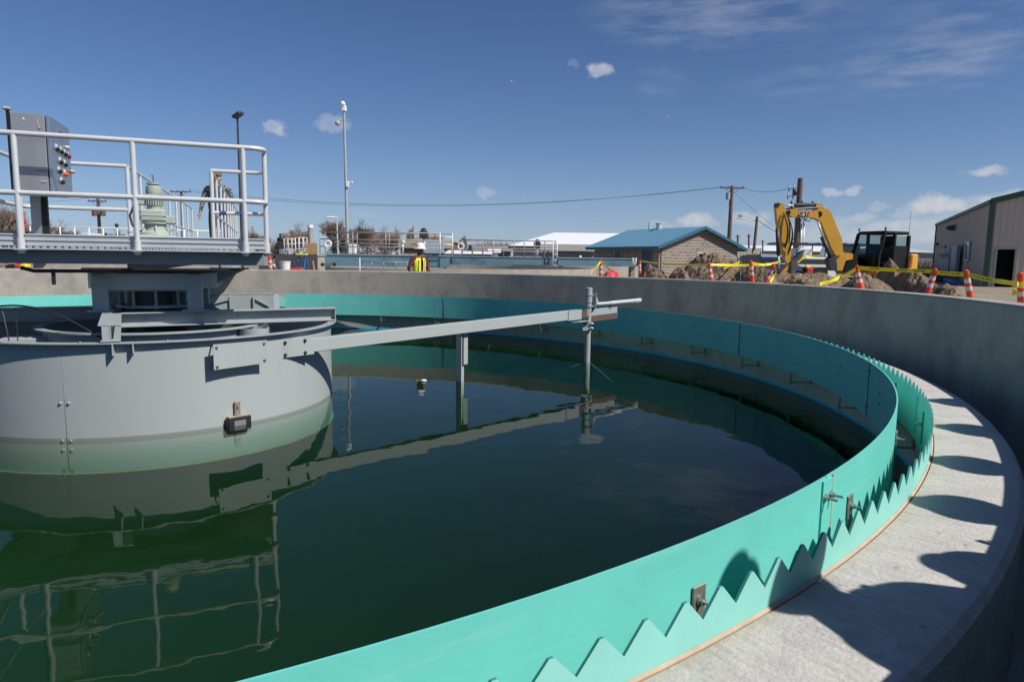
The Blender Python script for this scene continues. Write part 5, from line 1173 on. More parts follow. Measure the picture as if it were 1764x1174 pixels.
D('e', 'striped post leaning right beside the excavator bucket', (1333, 456), (1321, 484), 14.5)
D('f', 'striped cone-shaped post leaning slightly in front of the excavator tracks', (1476, 459), (1482, 494), 13.2, .06, True)
D('g', 'striped post leaning right in front of the shed side wall', (1611, 464), (1599, 502), 11.6)
D('h', 'upright striped post between the shed corner and its side wall', (1664, 467), (1671, 510), 10.9)
D('i', 'striped post tied with yellow tape at the right edge', (1758, 472), (1760, 518), 9.6, .055)
D('j', 'distant orange post in front of the dry brush', (1567, 455), (1568, 474), 24)
D('k', 'orange and white post just right of the platform corner', (464.5, 440), (466, 462), 17.6)
D('l', 'small distant orange post right of the tallest soil mound', (1259, 452), (1259, 470), 30)
for key, dz in (('i', 0), ('g', 0), ('h', 0), ('c', 0), ('j', 0)):
    c = posts[key]
def tape(pts, label, w=None, text=False, sag=.05):
    w = w or (.07 if pts[0].y < 13.5 else .052)
    b = MB(); P_ = []
    for i in range(len(pts)-1):
        p, q = pts[i], pts[i+1]; n = 14
        for k in range(n+(1 if i == len(pts)-2 else 0)):
            t = k/n; P_.append(p.lerp(q, t)-Z3*sag*4*t*(1-t)*(p-q).length*.25)
    vs = []; k_ = len(P_)
    for i, p in enumerate(P_):
        d = (P_[min(i+1, k_-1)]-P_[max(i-1, 0)]).normalized(); s = d.cross(Z3).normalized(); tw = .35*math.sin(i*.31)
        up_v = (Z3*math.cos(tw)+s*math.sin(tw)); up_v = (up_v-d*up_v.dot(d)).normalized()
        for off_ in (-.0007, .0007):
            nn2 = d.cross(up_v)
            vs += [p-up_v*w/2+nn2*off_, p+up_v*w/2+nn2*off_]
    fs = []
    for i in range(k_-1):
        o = i*4; q = o+4
        fs += [(o, q, q+1, o+1), (o+2, o+3, q+3, q+2), (o, o+2, q+2, q), (o+1, q+1, q+3, o+3)]
    b.add(vs, fs); o = b.build('barrier_tape', m_tapey, at=P_[0]); tag(o, label, 'barrier tape'); return o, P_
def text_mesh(s, size, m, parent, loc, X, Y_, ext=.0006, name='lettering'):
    cu_ = bpy.data.curves.new('t', 'FONT'); cu_.body = s; cu_.size = size; cu_.extrude = ext; cu_.align_x = 'CENTER'; cu_.align_y = 'CENTER'; cu_.resolution_u = 2
    o = bpy.data.objects.new('t', cu_); COL.objects.link(o); dg_ = bpy.context.evaluated_depsgraph_get(); dg_.update()
    me = bpy.data.meshes.new_from_object(o.evaluated_get(dg_)); bpy.data.objects.remove(o)
    Zn = X.cross(Y_).normalized(); base = WL.get(parent.name, Vector())
    for v in me.vertices: v.co = Vector(loc)-base+X*v.co.x+Y_*v.co.y+Zn*v.co.z
    me.materials.clear(); me.materials.append(m); ob = bpy.data.objects.new(name, me); COL.objects.link(ob); ob.parent = parent; WL[ob.name] = base; return ob
def tape_text(o, P_, idx):
    for i in idx:
        p, q = P_[i], P_[i+1]; d = (q-p).normalized(); s = d.cross(Z3).normalized()
        if s.dot(Vector((0, -1, 0))) < 0: s = -s
        tw = 0; upv = (Z3-d*Z3.dot(d)).normalized(); n_ = d.cross(upv); n_ = n_ if n_.y < 0 else -n_
        X_ = upv.cross(n_).normalized()
        text_mesh('CAUTION', .05, m_black, o, p.lerp(q, .5)+n_*.010, X_, upv)
i_ = Vector((0, 0, .0))
T1, PT = tape([posts['f']-Z3*.02, posts['g']-Z3*.03], 'yellow barrier tape between the cone at the tracks and the post before the shed', sag=.03)
tape_text(T1, PT, (3, 8, 11))
T2, PT = tape([posts['g']-Z3*.05, posts['h']-Z3*.05], 'yellow barrier tape between the two leaning posts before the shed', sag=.03); tape_text(T2, PT, (4, 9))
T3, PT = tape([posts['h']-Z3*.05, at(1706, 482, 10.4), posts['i']-Z3*.14, at(1790, 490, 9.2)], 'yellow barrier tape running past the shed doorway to the right edge', sag=.01); tape_text(T3, PT, (5, 11, 20))
tape([posts['b']+Z3*.0, posts['c']-Z3*.02, at(1320, 456, 16)], 'yellow barrier tape stretched in front of the block building', sag=.03)
tape([at(1252, 448, 16), at(1258, 468, 15.5), at(1268, 484, 14.8)], 'loose yellow tape hanging down right of the pale striped cone post', sag=0)
tape([posts['l'], at(1277, 454, 18)], 'short yellow tape near the small distant orange post', sag=.02)
tape([at(1247, 462, 17), at(1276, 450, 17)], 'slack yellow tape rising to a thin rod right of the tallest mound', sag=.1)
tape([posts['d']-Z3*.03, at(1318, 456, 16), at(1345, 449, 17)], 'yellow tape running right from the slim upright post', sag=.06)
tape([posts['e']-Z3*.02, at(1337, 470, 14.3), at(1327, 486, 14)], 'tape tied around the post leaning beside the bucket', sag=0)
tape([at(1018, 470, 16), posts['a']-Z3*.02], 'yellow tape sloping down left from the post by the red tarp', sag=.02)
tape([posts['a']-Z3*.02, at(1052, 466, 17)], 'short yellow tape sloping down right from the post by the red tarp', sag=.02)
tape([at(1412, 489, 13), at(1448, 477, 14), posts['f']-Z3*.04], 'yellow tape drooping from the cone down to the left', sag=.05)
tape([at(1374, 452, 19), at(1387, 441, 19), at(1413, 440, 19)], 'slack yellow tape in front of the white service truck', sag=.12)
tape([posts['i']-Z3*.12, at(1751, 492, 9.5), at(1747, 508, 9.5)], 'tape end hanging beside the post at the right edge', sag=0)
tape([at(1290, 450, 40), at(1300, 432, 41)], 'yellow tape tied high on the leaning light pole', sag=.05)
for (px, y0, y1, Y, lb) in [(1276, 449, 478, 15.8, 'thin dark rod holding slack tape right of the tallest mound'), (1227, 446, 470, 17, 'thin dark rod behind the pale cone post')]:
    a, c = at(px, y1, Y), at(px, y0, Y); tag(MB().cyl((a.x, Y, .2), (c.x, Y, c.z), .02, 6).build('rod', m_dark, at=(a.x, Y, .2)), lb, 'rod')
# ------------------------------------------------------------------ excavator
EY = 28.6
ex = thing('excavator', 'yellow tracked excavator with a black cab and folded boom', 'excavator', (at(1480, 470, EY).x, EY, .35))
Xv, Zv = Vector((1, 0, 0)), Z3
def pp_(pts, Y): 
    o = at(pts[0][0], pts[0][1], Y); return [((at(x, y, Y)-o).x, (at(x, y, Y)-o).z) for x, y in pts], o
def slab(pts, Y, th, name, m, parent=ex):
    poly, o = pp_(pts, Y); b = MB().prism(poly, o, Xv, Zv, th); return b.build(name, m, parent)
BY = EY-.9
boom = slab([(1357, 362), (1366, 360), (1380, 364), (1400, 364), (1412, 359), (1424, 360), (1430, 369), (1448, 413), (1449, 432), (1447, 440), (1437, 440), (1430, 428), (1413, 385), (1409, 380), (1401, 376), (1392, 374), (1362, 374), (1357, 370)], BY, .30, 'boom', m_cat)
MB().cyl(at(1411, 369, BY-.16), at(1411, 369, BY+.16), .12, 16).build('boom_pin', m_dark, boom)
stick = slab([(1335, 358), (1337, 351), (1346, 350), (1349, 358), (1354, 363), (1356, 374), (1359, 415), (1361, 430), (1360, 449), (1355, 454), (1351, 449), (1346, 430), (1341, 405), (1337, 380)], BY-.02, .26, 'stick', m_cat)
slab([(1336, 350), (1340, 349.5), (1342, 353), (1338, 358), (1335, 357)], BY-.02, .30, 'stick_nose', m_black, stick)
MB().cyl(at(1358, 366, BY-.18), at(1358, 366, BY+.18), .09, 14).build('stick_pin', m_dark, stick)
MB().tube([at(1347, 353, BY), at(1370, 354, BY)], .035, 8).build('stick_cylinder_rod', m_rail, ex)
MB().tube([at(1369, 353.5, BY), at(1407, 353, BY)], .085, 12).build('stick_cylinder', m_dark, ex)
slab([(1404, 351), (1414, 351), (1418, 358), (1410, 361), (1404, 358)], BY, .22, 'cylinder_bracket', m_cat)
MB().tube([at(1339, 393, BY-.3), at(1341, 440, BY-.3)], .075, 10).build('bucket_cylinder', m_dark, ex)
MB().tube([at(1341, 440, BY-.3), at(1342, 462, BY-.3)], .035, 8).build('bucket_cylinder_rod', m_rail, ex)
MB().tube([at(1409, 382, BY-.25), at(1419, 412, BY-.2)], .04, 8).build('boom_cylinder_rod', m_rail, ex)
MB().tube([at(1416, 408, BY-.2), at(1434, 450, BY-.15)], .085, 10).build('boom_cylinder', m_dark, ex)
b = MB(); rnd = random.Random(2)
for k in range(7):
    pts = []; x0 = 1352+rnd.uniform(-3, 4); 
    for i in range(9):
        t = i/8; pts.append(at(x0+10*math.sin(pi*t)*(.3+k*.13)+3*t, 366+t*(50+k*4), BY-.2-.15*math.sin(pi*t)))
    b.tube(pts, .018, 6)
b.build('hydraulic_hoses', m_black, ex)
b = MB()
for k, dy in enumerate((-.06, 0, .06)):
    b.tube([at(1363, 364, BY+dy-.05), at(1372, 360-k, BY+dy-.05), at(1398, 358-k, BY+dy-.05), at(1414, 356-k, BY+dy-.05), at(1426, 361-k*.4, BY+dy), at(1445, 402-k*1.2, BY+dy), at(1450, 432, BY+dy)], .018, 6)
b.build('pipe_lines', m_grey2, ex)
# logo decal on the boom
dq, do = pp_([(1377, 364.8), (1396, 364.4), (1392, 373), (1373, 373.2)], BY-.154)
dec = MB().prism(dq, do, Xv, Zv, .004).build('decal', m_black, boom)
dq, do = pp_([(1393, 364.6), (1396, 364.4), (1392, 373), (1389, 373.1)], BY-.158); MB().prism(dq, do, Xv, Zv, .004).build('decal_stripe', m_red, boom)
text_mesh('CAT', .19, m_white, boom, at(1384, 368.3, BY-.162), Xv, Zv, name='decal_lettering')
dq, do = pp_([(1381.5, 371.8), (1387, 371.8), (1384.2, 369.2)], BY-.166); MB().prism(dq, do, Xv, Zv, .003).build('decal_triangle', m_yellow, boom)
# bucket linkage and bucket
m_bucket = mat('worn_bucket_steel', (.12, .115, .11), .5, .5, var=.4, scale=3)
slab([(1348, 464), (1358, 453), (1362, 455), (1353, 467), (1360, 478), (1356, 484), (1349, 475), (1345, 468)], BY-.02, .24, 'linkage', m_cat)
slab([(1361, 450), (1369, 444), (1378, 433), (1384, 431), (1374, 452), (1368, 468), (1366, 483), (1357, 486), (1360, 470)], BY-.05, .30, 'bucket', m_bucket)
# house, boom foot
slab([(1432, 444), (1440, 434), (1450, 434), (1453, 446), (1446, 466), (1434, 466)], BY+.2, .5, 'boom_foot', m_cat)
slab([(1450, 442), (1458, 436), (1468, 438), (1470, 468), (1446, 468)], BY+.9, .9, 'engine_hood', m_cab)
slab([(1448, 441), (1458, 435), (1468, 437), (1468, 446), (1450, 450)], BY+.38, .12, 'hood_panel', m_cat)
slab([(1424, 446), (1432, 440), (1438, 452), (1438, 466), (1428, 466)], BY-.1, .4, 'swing_bracket', m_dark)
yaw = math.atan2(.66, .75); fX = Vector((.43, -.9, 0)).normalized()   # cab width direction; cab length runs back
sX = Vector((.9, .43, 0)).normalized()
cA = at(1467, 464, EY+.6); cA.z = 0
cabm = MB(); zb, zt = at(1469, 466, EY-.3).z, at(1500, 398.5, EY-.3).z
Wc, Lc = 1.22, 1.80
pF0 = cA.copy(); pF1 = pF0+fX*Wc; pB0 = pF0+sX*Lc; pB1 = pF1+sX*Lc
hood = .22
def cv(p, z): return Vector((p.x, p.y, z))
zmid = zb+(zt-zb)*.40
def strut(p, q, w=.12): cabm.bar(p, q, w, w, fX, bev=.02)
fl0, fl1 = pF0+sX*.28, pF1+sX*.28
strut(cv(pF0, zb), cv(pF0, zmid)); strut(cv(pF1, zb), cv(pF1, zmid)); strut(cv(pF0, zmid), cv(fl0, zt-.06)); strut(cv(pF1, zmid), cv(fl1, zt-.06))
strut(cv(pB0, zb), cv(pB0, zt-.12)); strut(cv(pB1, zb), cv(pB1, zt-.12), .13)
md0, md1 = pF0+sX*.9, pF1+sX*.9
strut(cv(md1, zb), cv(md1, zt-.06), .12); strut(cv(md0, zb), cv(md0, zt-.06))
for p, q in ((pF0, pF1), (pF1, pB1), (pF0, pB0), (pB0, pB1)): cabm.bar(cv(p, zb), cv(q, zb), .1, .12)
cabm.bar(cv(pF0, zmid), cv(pF1, zmid), .07, .07); cabm.bar(cv(md1, zb+.6), cv(pB1, zb+.6), .06, .9)
cabm.bar(cv(pB0, zb+.42), cv(pB1, zb+.42), .06, .85); cabm.bar(cv(pF0, zb+.3), cv(pB0, zb+.3), .06, .6); cabm.bar(cv(md0, zb+.9), cv(pB0, zb+.9), .06, .5)
cabm.bar(cv(pB0, zb+1.0), cv((pB0+pB1)/2, zb+1.0), .06, 1.0); cabm.bar(cv(md1-sX*.08, zb+.7), cv(md1+sX*.08, zb+.7), .06, 1.3)
cabm.build('cab_frame', m_cab, ex)
ctr = (fl0+pB1)/2
MB().box(cv(ctr, zt-.03), (Wc+.06, Lc-.2, .13), (fX, sX, Z3), .05).build('cab_roof', m_cab, ex)
g = MB(); g.add([cv(pF0, zmid+.05), cv(pF1, zmid+.05), cv(fl1, zt-.1), cv(fl0, zt-.1)], [(0, 1, 2, 3)]); g.build('front_glass', m_cglass, ex)
g = MB(); g.add([cv(pF0, zb+.06), cv(pF1, zb+.06), cv(pF1, zmid-.03), cv(pF0, zmid-.03)], [(0, 1, 2, 3)]); g.build('lower_glass', m_cglass, ex)
g = MB(); g.add([cv(md1, zmid+.1), cv(pB1, zmid+.1), cv(pB1, zt-.16), cv(md1, zt-.16)], [(0, 1, 2, 3)]); g.build('side_glass', m_cglass, ex)
sc2 = (pF0+pB1)/2
MB().box(cv(sc2+sX*.2, zb+.35), (.5, .5, .2), (fX, sX, Z3), .05).box(cv(sc2+sX*.42, zb+.72), (.5, .14, .65), (fX, sX, Z3), .05).build('seat', m_black, ex)
MB().box(cv(sc2-sX*.45, zb+.4), (.2, .15, .7), (fX, sX, Z3), .03).build('console', m_black, ex)
MB().bar(cv(pF0+sX*.3, zt+.05), cv(pF0+sX*.3, zt+.16), .05, .05, sX).bar(cv(pF1+sX*.3, zt+.03), cv(pF1+sX*.3, zt+.18), .05, .05, sX).build('work_light', m_dark, ex)
MB().tube([cv(pB1, zt-.2), cv(pB1, zt+.9)], .008, 5).build('antenna', m_dark, ex)
mc_ = cv(pF1+fX*.12-sX*.02, zt-.55); MB().box(mc_, (.18, .06, .34), (fX, sX, Z3), .03).build('mirror', m_black, ex)
# body rear, deck, tracks
cw = pB0+sX*.20+fX*.5; MB().box(cv(cw, zb+.25), (1.9, .45, .95), (fX, sX, Z3), .05).build('counterweight', m_cat, ex)
MB().box(cv(pF0+sX*1.0+fX*.4, zb-.06), (2.0, 2.5, .20), (fX, sX, Z3), .04).build('deck_frame', m_cat, ex)
tk = pF0+sX*.9+fX*.3
for s in (-.9, .9):
    c_ = tk+fX*s*.85; tr_ = []
    for i in range(28):
        a = 2*pi*i/28; tr_.append((math.cos(a)*1.25 if abs(math.cos(a)) < .8 else math.copysign(1.15+.0, math.cos(a)) + math.cos(a)*.1, math.sin(a)*.3))
    MB().prism(tr_, cv(c_, .68), sX, Z3, .38).build('track', m_black, ex)
MB().box(cv(tk, .72), (1.3, 1.3, .4), (fX, sX, Z3), .05).build('undercarriage', m_dark, ex)
MB().box(cv(pF0-sX*1.5+fX*.3, .55), (2.2, .12, .45), (fX, sX, Z3), .03).build('blade', m_dark, ex)
# ------------------------------------------------------------------ service truck and dark car
TY = 36
tk_ = thing('service_truck', 'white utility truck with a ladder rack parked behind the excavator arm', 'truck', (at(1395, 480, TY).x, TY, .35))
a, c = at(1368, 480, TY), at(1432, 442, TY); zb_ = .9
X0, X1 = a.x, c.x+.3
def tb_(x0, x1, z0, z1, y0, y1, nm, m_, bev=.03): return MB().box(((x0+x1)/2, (y0+y1)/2, (z0+z1)/2), (x1-x0, y1-y0, z1-z0), bev=bev).build(nm, m_, tk_)
Lx = X1-X0
ztop = at(1400, 443, TY).z
tb_(X0, X0+.55, zb_-.2, ztop-.05, TY, TY+1.9, 'body_rear_box', m_white)
tb_(X0+.55, X1-.45, 1.35, ztop, TY+.0, TY+1.9, 'body_side_box', m_white); tb_(X0+.54, X0+1.0, zb_-.1, 1.36, TY+.05, TY+1.9, 'body_lower_box', m_white)
tb_(X1-.46, X1, zb_-.2, ztop, TY, TY+1.9, 'body_front_box', m_white)
tb_(X0+.06, X1-.4, ztop-.35, ztop-.1, TY-.02, TY, 'dark_locker_door', m_dark, .005)
tb_(X0+.15, X0+.95, zb_+.05, ztop-.5, TY-.03, TY-.0, 'open_locker', m_black, .005)
tb_(X0+.55, X0+.9, zb_+.15, zb_+.45, TY-.2, TY-.03, 'red_tool', m_red, .05); tb_(X0+.5, X0+.75, zb_+.4, zb_+.55, TY-.18, TY-.03, 'yellow_bag', m_yellow, .05)
for x in (X0+1.35,): MB().cyl((x, TY-.03, .83), (x, TY+.25, .83), .46, 20).cyl((x, TY-.06, .83), (x, TY-.03, .83), .2, 14).build('wheel', m_black, tk_)
w2_ = MB().cyl((X1+1.6, TY-.03, .83), (X1+1.6, TY+.25, .83), .46, 20).build('wheel', m_black, tk_)
tb_(X1+.02, X1+1.5, 1.0, 1.9, TY, TY+1.9, 'cab_body', m_white, .1); tb_(X1+.1, X1+1.3, 1.9, 2.6, TY+.05, TY+1.85, 'cab_glasshouse', m_glassd, .15); tb_(X1+1.5, X1+2.5, .9, 1.7, TY+.05, TY+1.85, 'bonnet', m_white, .1)
zr_ = at(1400, 420, TY).z
for y in (TY+.1, TY+1.7):
    MB().bar((X0-.9, y, zr_), (X1+2.3, y, zr_), .06, .08).build('rack_rail', m_dark, tk_)
    for x in (X0+.1, X0+1.6, X1+.0): MB().bar((x, y, ztop-.02), (x, y, zr_), .05, .05, Vector((1, 0, 0))).build('rack_leg', m_dark, tk_)
b = MB()
for k in range(7): b.bar((X0-.8+k*.7, TY+.1, zr_+.05), (X0-.8+k*.7, TY+1.7, zr_+.05), .05, .05)
b.build('rack_crossbars', m_dark, tk_)
MB().box((X0+.6, TY+.8, ztop+.25), (.9, .8, .45), bev=.05).build('compressor', m_rail, tk_); MB().box((X0+1.9, TY+.7, ztop+.2), (.4, .5, .5), bev=.05).build('tool_crate', m_white, tk_)
for k in range(5): 
    q = at(1381+k*5.5, 475, 26); tag(MB().box((q.x, 26, q.z), (.08, .16, .10), (Vector((.9, .3, 0)).normalized(), Vector((-.3, .9, .3)).normalized(), Z3)).box((q.x, 26.0, q.z/2-.02), (.05, .05, q.z-.08)).build('bucket_tooth', m_tan if False else m_white, at=q), ['leftmost', 'second from left', 'middle', 'second from right', 'rightmost'][k]+' of five pale bucket teeth in front of the service truck', 'stake', 'pale bucket teeth in front of the truck')  # pale blocks on stems, standing in for the teeth of a bucket
cr = thing('parked_car', 'dark rounded car with a bright windscreen parked left of the excavator arm', 'car', (at(1328, 480, 33).x, 33, .35))
a, c = at(1310, 470, 33), at(1352, 446, 33); L0 = c.x-a.x
prof = [(0, .25), (0, .75), (.15, .95), (.5, 1.02), (.85, 1.3), (1.35, 1.5), (2.2, 1.52), (3.1, 1.45), (3.3, .9), (3.3, .25)]
prof = [(x, z+.1) for x, z in prof]
xm = a.x+.85
MB().prism([(x*1.25, z) for x, z in prof], (xm, 32.2, .35), Vector((0, 1, 0)), Zv, 1.72).build('body', mat('dark_blue_paint', (.015, .02, .035), .3), cr)
g = MB(); g.add([(xm-.7, 32.2+.64, .35+1.15), (xm+.7, 32.2+.64, .35+1.15), (xm+.6, 32.2+1.66, .35+1.64), (xm-.6, 32.2+1.66, .35+1.64)], [(0, 1, 2, 3)]); g.build('windscreen', mat('bright_windscreen', (.25, .28, .33), .15), cr)
for x in (-.8, .8):
    for y in (.8, 3.2): MB().cyl((xm+x-.09, 32.2+y, .67), (xm+x+.09, 32.2+y, .67), .32, 16).build('wheel', m_black, cr)
# ------------------------------------------------------------------ people
def person(name, label, loc, yaw, J, colors, h=1.78, cat='person'):
    """J: dict of joint overrides (x right, y forward, z up) for a 1.78 m figure"""
    B = dict(pel=(0, 0, .95, .135, .10), bel=(0, .01, 1.10, .125, .095), che=(0, 0, 1.30, .15, .105), upc=(0, -.01, 1.42, .13, .09), nk=(0, 0, 1.49, .050, .048), hd0=(0, .035, 1.57, .068, .088), hd1=(0, .03, 1.645, .092, .112), earL=(-.098, .02, 1.635, .012, .018), earR=(.098, .02, 1.635, .012, .018), hd2=(0, .02, 1.725, .06, .07),
             nose=(0, .125, 1.62, .014, .016),
             hipL=(-.10, 0, .90, .095, .095), knL=(-.11, .03, .49, .06, .065), anL=(-.115, -.01, .09, .042, .045), toL=(-.13, .15, .045, .045, .035),
             hipR=(.10, 0, .90, .095, .095), knR=(.11, .03, .49, .06, .065), anR=(.115, -.01, .09, .042, .045), toR=(.13, .15, .045, .045, .035),
             shL=(-.19, -.01, 1.41, .065, .065), elL=(-.25, -.02, 1.13, .048, .048), wrL=(-.26, .07, .88, .030, .028), haL=(-.26, .10, .79, .042, .024),
             shR=(.19, -.01, 1.41, .065, .065), elR=(.25, -.02, 1.13, .048, .048), wrR=(.26, .07, .88, .030, .028), haR=(.26, .10, .79, .042, .024))
    for k, v in J.items():
        if k in B: B[k] = tuple(v)+tuple(B[k][3:])
    keys = list(B); E_ = [('pel', 'bel'), ('bel', 'che'), ('che', 'upc'), ('upc', 'nk'), ('nk', 'hd0'), ('hd0', 'hd1'), ('hd1', 'hd2'), ('hd1', 'nose'), ('hd1', 'earL'), ('hd1', 'earR')]
    for s in 'LR': E_ += [('pel', 'hip'+s), ('hip'+s, 'kn'+s), ('kn'+s, 'an'+s), ('an'+s, 'to'+s), ('upc', 'sh'+s), ('sh'+s, 'el'+s), ('el'+s, 'wr'+s), ('wr'+s, 'ha'+s)]
    # fingers
    for s in 'LR':
        w = Vector(B['wr'+s][:3]); hh = Vector(B['ha'+s][:3]); d = (hh-w).normalized(); sd_ = Vector((0, 1, 0)); sd_ = (sd_-d*sd_.dot(d)).normalized(); inn = d.cross(sd_)*(1 if s == 'L' else -1)
        for i in range(4):
            f0 = hh+sd_*(i-1.5)*.021+d*.02; L_ = (.062, .072, .068, .052)[i]
            B[f'f{s}{i}a'] = tuple(f0)+(.0095, .0095); B[f'f{s}{i}b'] = tuple(f0+d*L_*.55+inn*.010)+(.0085, .0085); B[f'f{s}{i}c'] = tuple(f0+d*L_+inn*.028)+(.007, .007)
            E_ += [('ha'+s, f'f{s}{i}a'), (f'f{s}{i}a', f'f{s}{i}b'), (f'f{s}{i}b', f'f{s}{i}c')]
        t0 = w.lerp(hh, .55)+sd_*.035; B[f't{s}a'] = tuple(t0)+(.011, .011); B[f't{s}b'] = tuple(t0+sd_*.022+d*.04+inn*.01)+(.009, .009); E_ += [('ha'+s, f't{s}a'), (f't{s}a', f't{s}b')]
    keys = list(B); ix = {k: i for i, k in enumerate(keys)}
    sc_ = h/1.78
    me = bpy.data.meshes.new('body'); me.from_pydata([Vector(B[k][:3])*sc_ for k in keys], [(ix[a], ix[b]) for a, b in E_], [])
    ob = bpy.data.objects.new('tmp', me); COL.objects.link(ob); ob.modifiers.new('s', 'SKIN'); sb2 = ob.modifiers.new('d', 'SUBSURF'); sb2.levels = 2; sb2.render_levels = 2
    for k in keys: me.skin_vertices[0].data[ix[k]].radius = (B[k][3]*sc_, B[k][4]*sc_)
    for v in me.skin_vertices[0].data: v.use_root = False
    me.skin_vertices[0].data[ix['pel']].use_root = True
    dg_ = bpy.context.evaluated_depsgraph_get(); dg_.update(); m2 = bpy.data.meshes.new_from_object(ob.evaluated_get(dg_)); m2.name = 'body'
    segs = [(Vector(B[a][:3])*sc_, Vector(B[b][:3])*sc_, a, b) for a, b in E_]
    bpy.data.objects.remove(ob)
    m2.materials.clear()
    for mm_ in colors['mats']: m2.materials.append(mm_)   # 0 skin 1 shirt 2 trousers 3 shoes
    for p in m2.polygons:
        p.use_smooth = True; c_ = p.center; best = 1e9; rg = 1
        for (a_, b_, ka, kb) in segs:
            t = max(0, min(1, (c_-a_).dot(b_-a_)/((b_-a_).length_squared+1e-9))); dd_ = (c_-(a_+(b_-a_)*t)).length
            if dd_ < best: best = dd_; key = (ka, kb, t)
        ka, kb, t = key
        if ka[:2] in ('nk', 'hd') or (ka == 'upc' and kb == 'nk' and t > .75): rg = 0
        elif ka[:2] in ('ha',) or ka[0] in 'ft' or (ka[:2] == 'wr'): rg = 0
        elif ka[:2] == 'an' or (ka[:2] == 'kn' and t > .93): rg = 3
        elif ka[:3] == 'hip' or ka[:2] == 'kn' or (ka == 'pel'): rg = 2 if (ka != 'pel' or kb != 'bel' or t < .35) else 1
        else: rg = 1
        p.material_index = rg
    root = thing(name, label, cat, loc, rz=yaw)
    bo = bpy.data.objects.new('body', m2); COL.objects.link(bo); bo.parent = root; WL[bo.name] = Vector()
    return root, B, sc_
def local(root, b, name, m): 
    WL_bak = WL[root.name]; WL[root.name] = Vector(); o = b.build(name, m, root); WL[root.name] = WL_bak; return o
def hat(root, B, s, m, hard=True):
    c = Vector(B['hd1'][:3])*s+Vector((0, -.005, .045)); 
    if hard:
        b = MB().lathe([(.0, .135), (.05, .13), (.09, .10), (.112, .05), (.118, .0), (.165, -.018), (.168, -.024), (.11, -.012), (0, .12)], c, n=24); b.box(c+Vector((0, 0, .122)), (.03, .12, .02), bev=.008); return local(root, b, 'hard_hat', m)
    b = MB().lathe([(.0, .095), (.06, .088), (.092, .05), (.098, -.015), (.094, -.015), (.0, .08)], c, n=24); b.box(c+Vector((0, .115, -.008)), (.14, .12, .012), bev=.005); return local(root, b, 'cap', m)
m_skin = mat('skin', (.42, .22, .15), .5, var=.06, scale=12); m_skin2 = mat('tanned_skin', (.16, .075, .045), .5, var=.1, scale=12)
def plaid(name, c1, c2, c3, sc):
    m = bpy.data.materials.new(name); m.use_nodes = True; t = m.node_tree; b = t.nodes['Principled BSDF']; b.inputs['Roughness'].default_value = .85
    c = t.nodes.new('ShaderNodeTexCoord'); k = t.nodes.new('ShaderNodeTexChecker'); k.inputs['Scale'].default_value = sc; k.inputs['Color1'].default_value = (*c1, 1); k.inputs['Color2'].default_value = (*c2, 1)
    n = t.nodes.new('ShaderNodeTexNoise'); n.inputs['Scale'].default_value = sc*.9; n.inputs['Detail'].default_value = 2; r = t.nodes.new('ShaderNodeValToRGB'); r.color_ramp.interpolation = 'CONSTANT'; r.color_ramp.elements[1].position = .55
    r.color_ramp.elements[0].color = (0, 0, 0, 1); r.color_ramp.elements[1].color = (1, 1, 1, 1)
    t.links.new(c.outputs['Object'], k.inputs['Vector']); t.links.new(c.outputs['Object'], n.inputs['Vector']); t.links.new(n.outputs['Fac'], r.inputs['Fac'])
    x = t.nodes.new('ShaderNodeMix'); x.data_type = 'RGBA'; t.links.new(r.outputs['Color'], x.inputs['Factor']); t.links.new(k.outputs['Color'], x.inputs['A']); x.inputs['B'].default_value = (*c3, 1); t.links.new(x.outputs['Result'], b.inputs['Base Color']); return m
m_plaid = plaid('red_black_plaid', (.30, .02, .03), (.02, .012, .02), (.10, .02, .04), 14)
m_zig = plaid('black_white_patterned_knit', (.40, .40, .39), (.03, .03, .04), (.05, .05, .06), 30)
m_denim = mat('blue_denim', (.06, .09, .16), .9, var=.2, scale=20); m_boot = mat('brown_boot', (.08, .05, .03), .7); m_jack = mat('navy_jacket', (.03, .04, .07), .85, var=.2, scale=9)
m_hiv = mat('high_visibility_yellow', (.80, .98, .02), .6, var=.04)
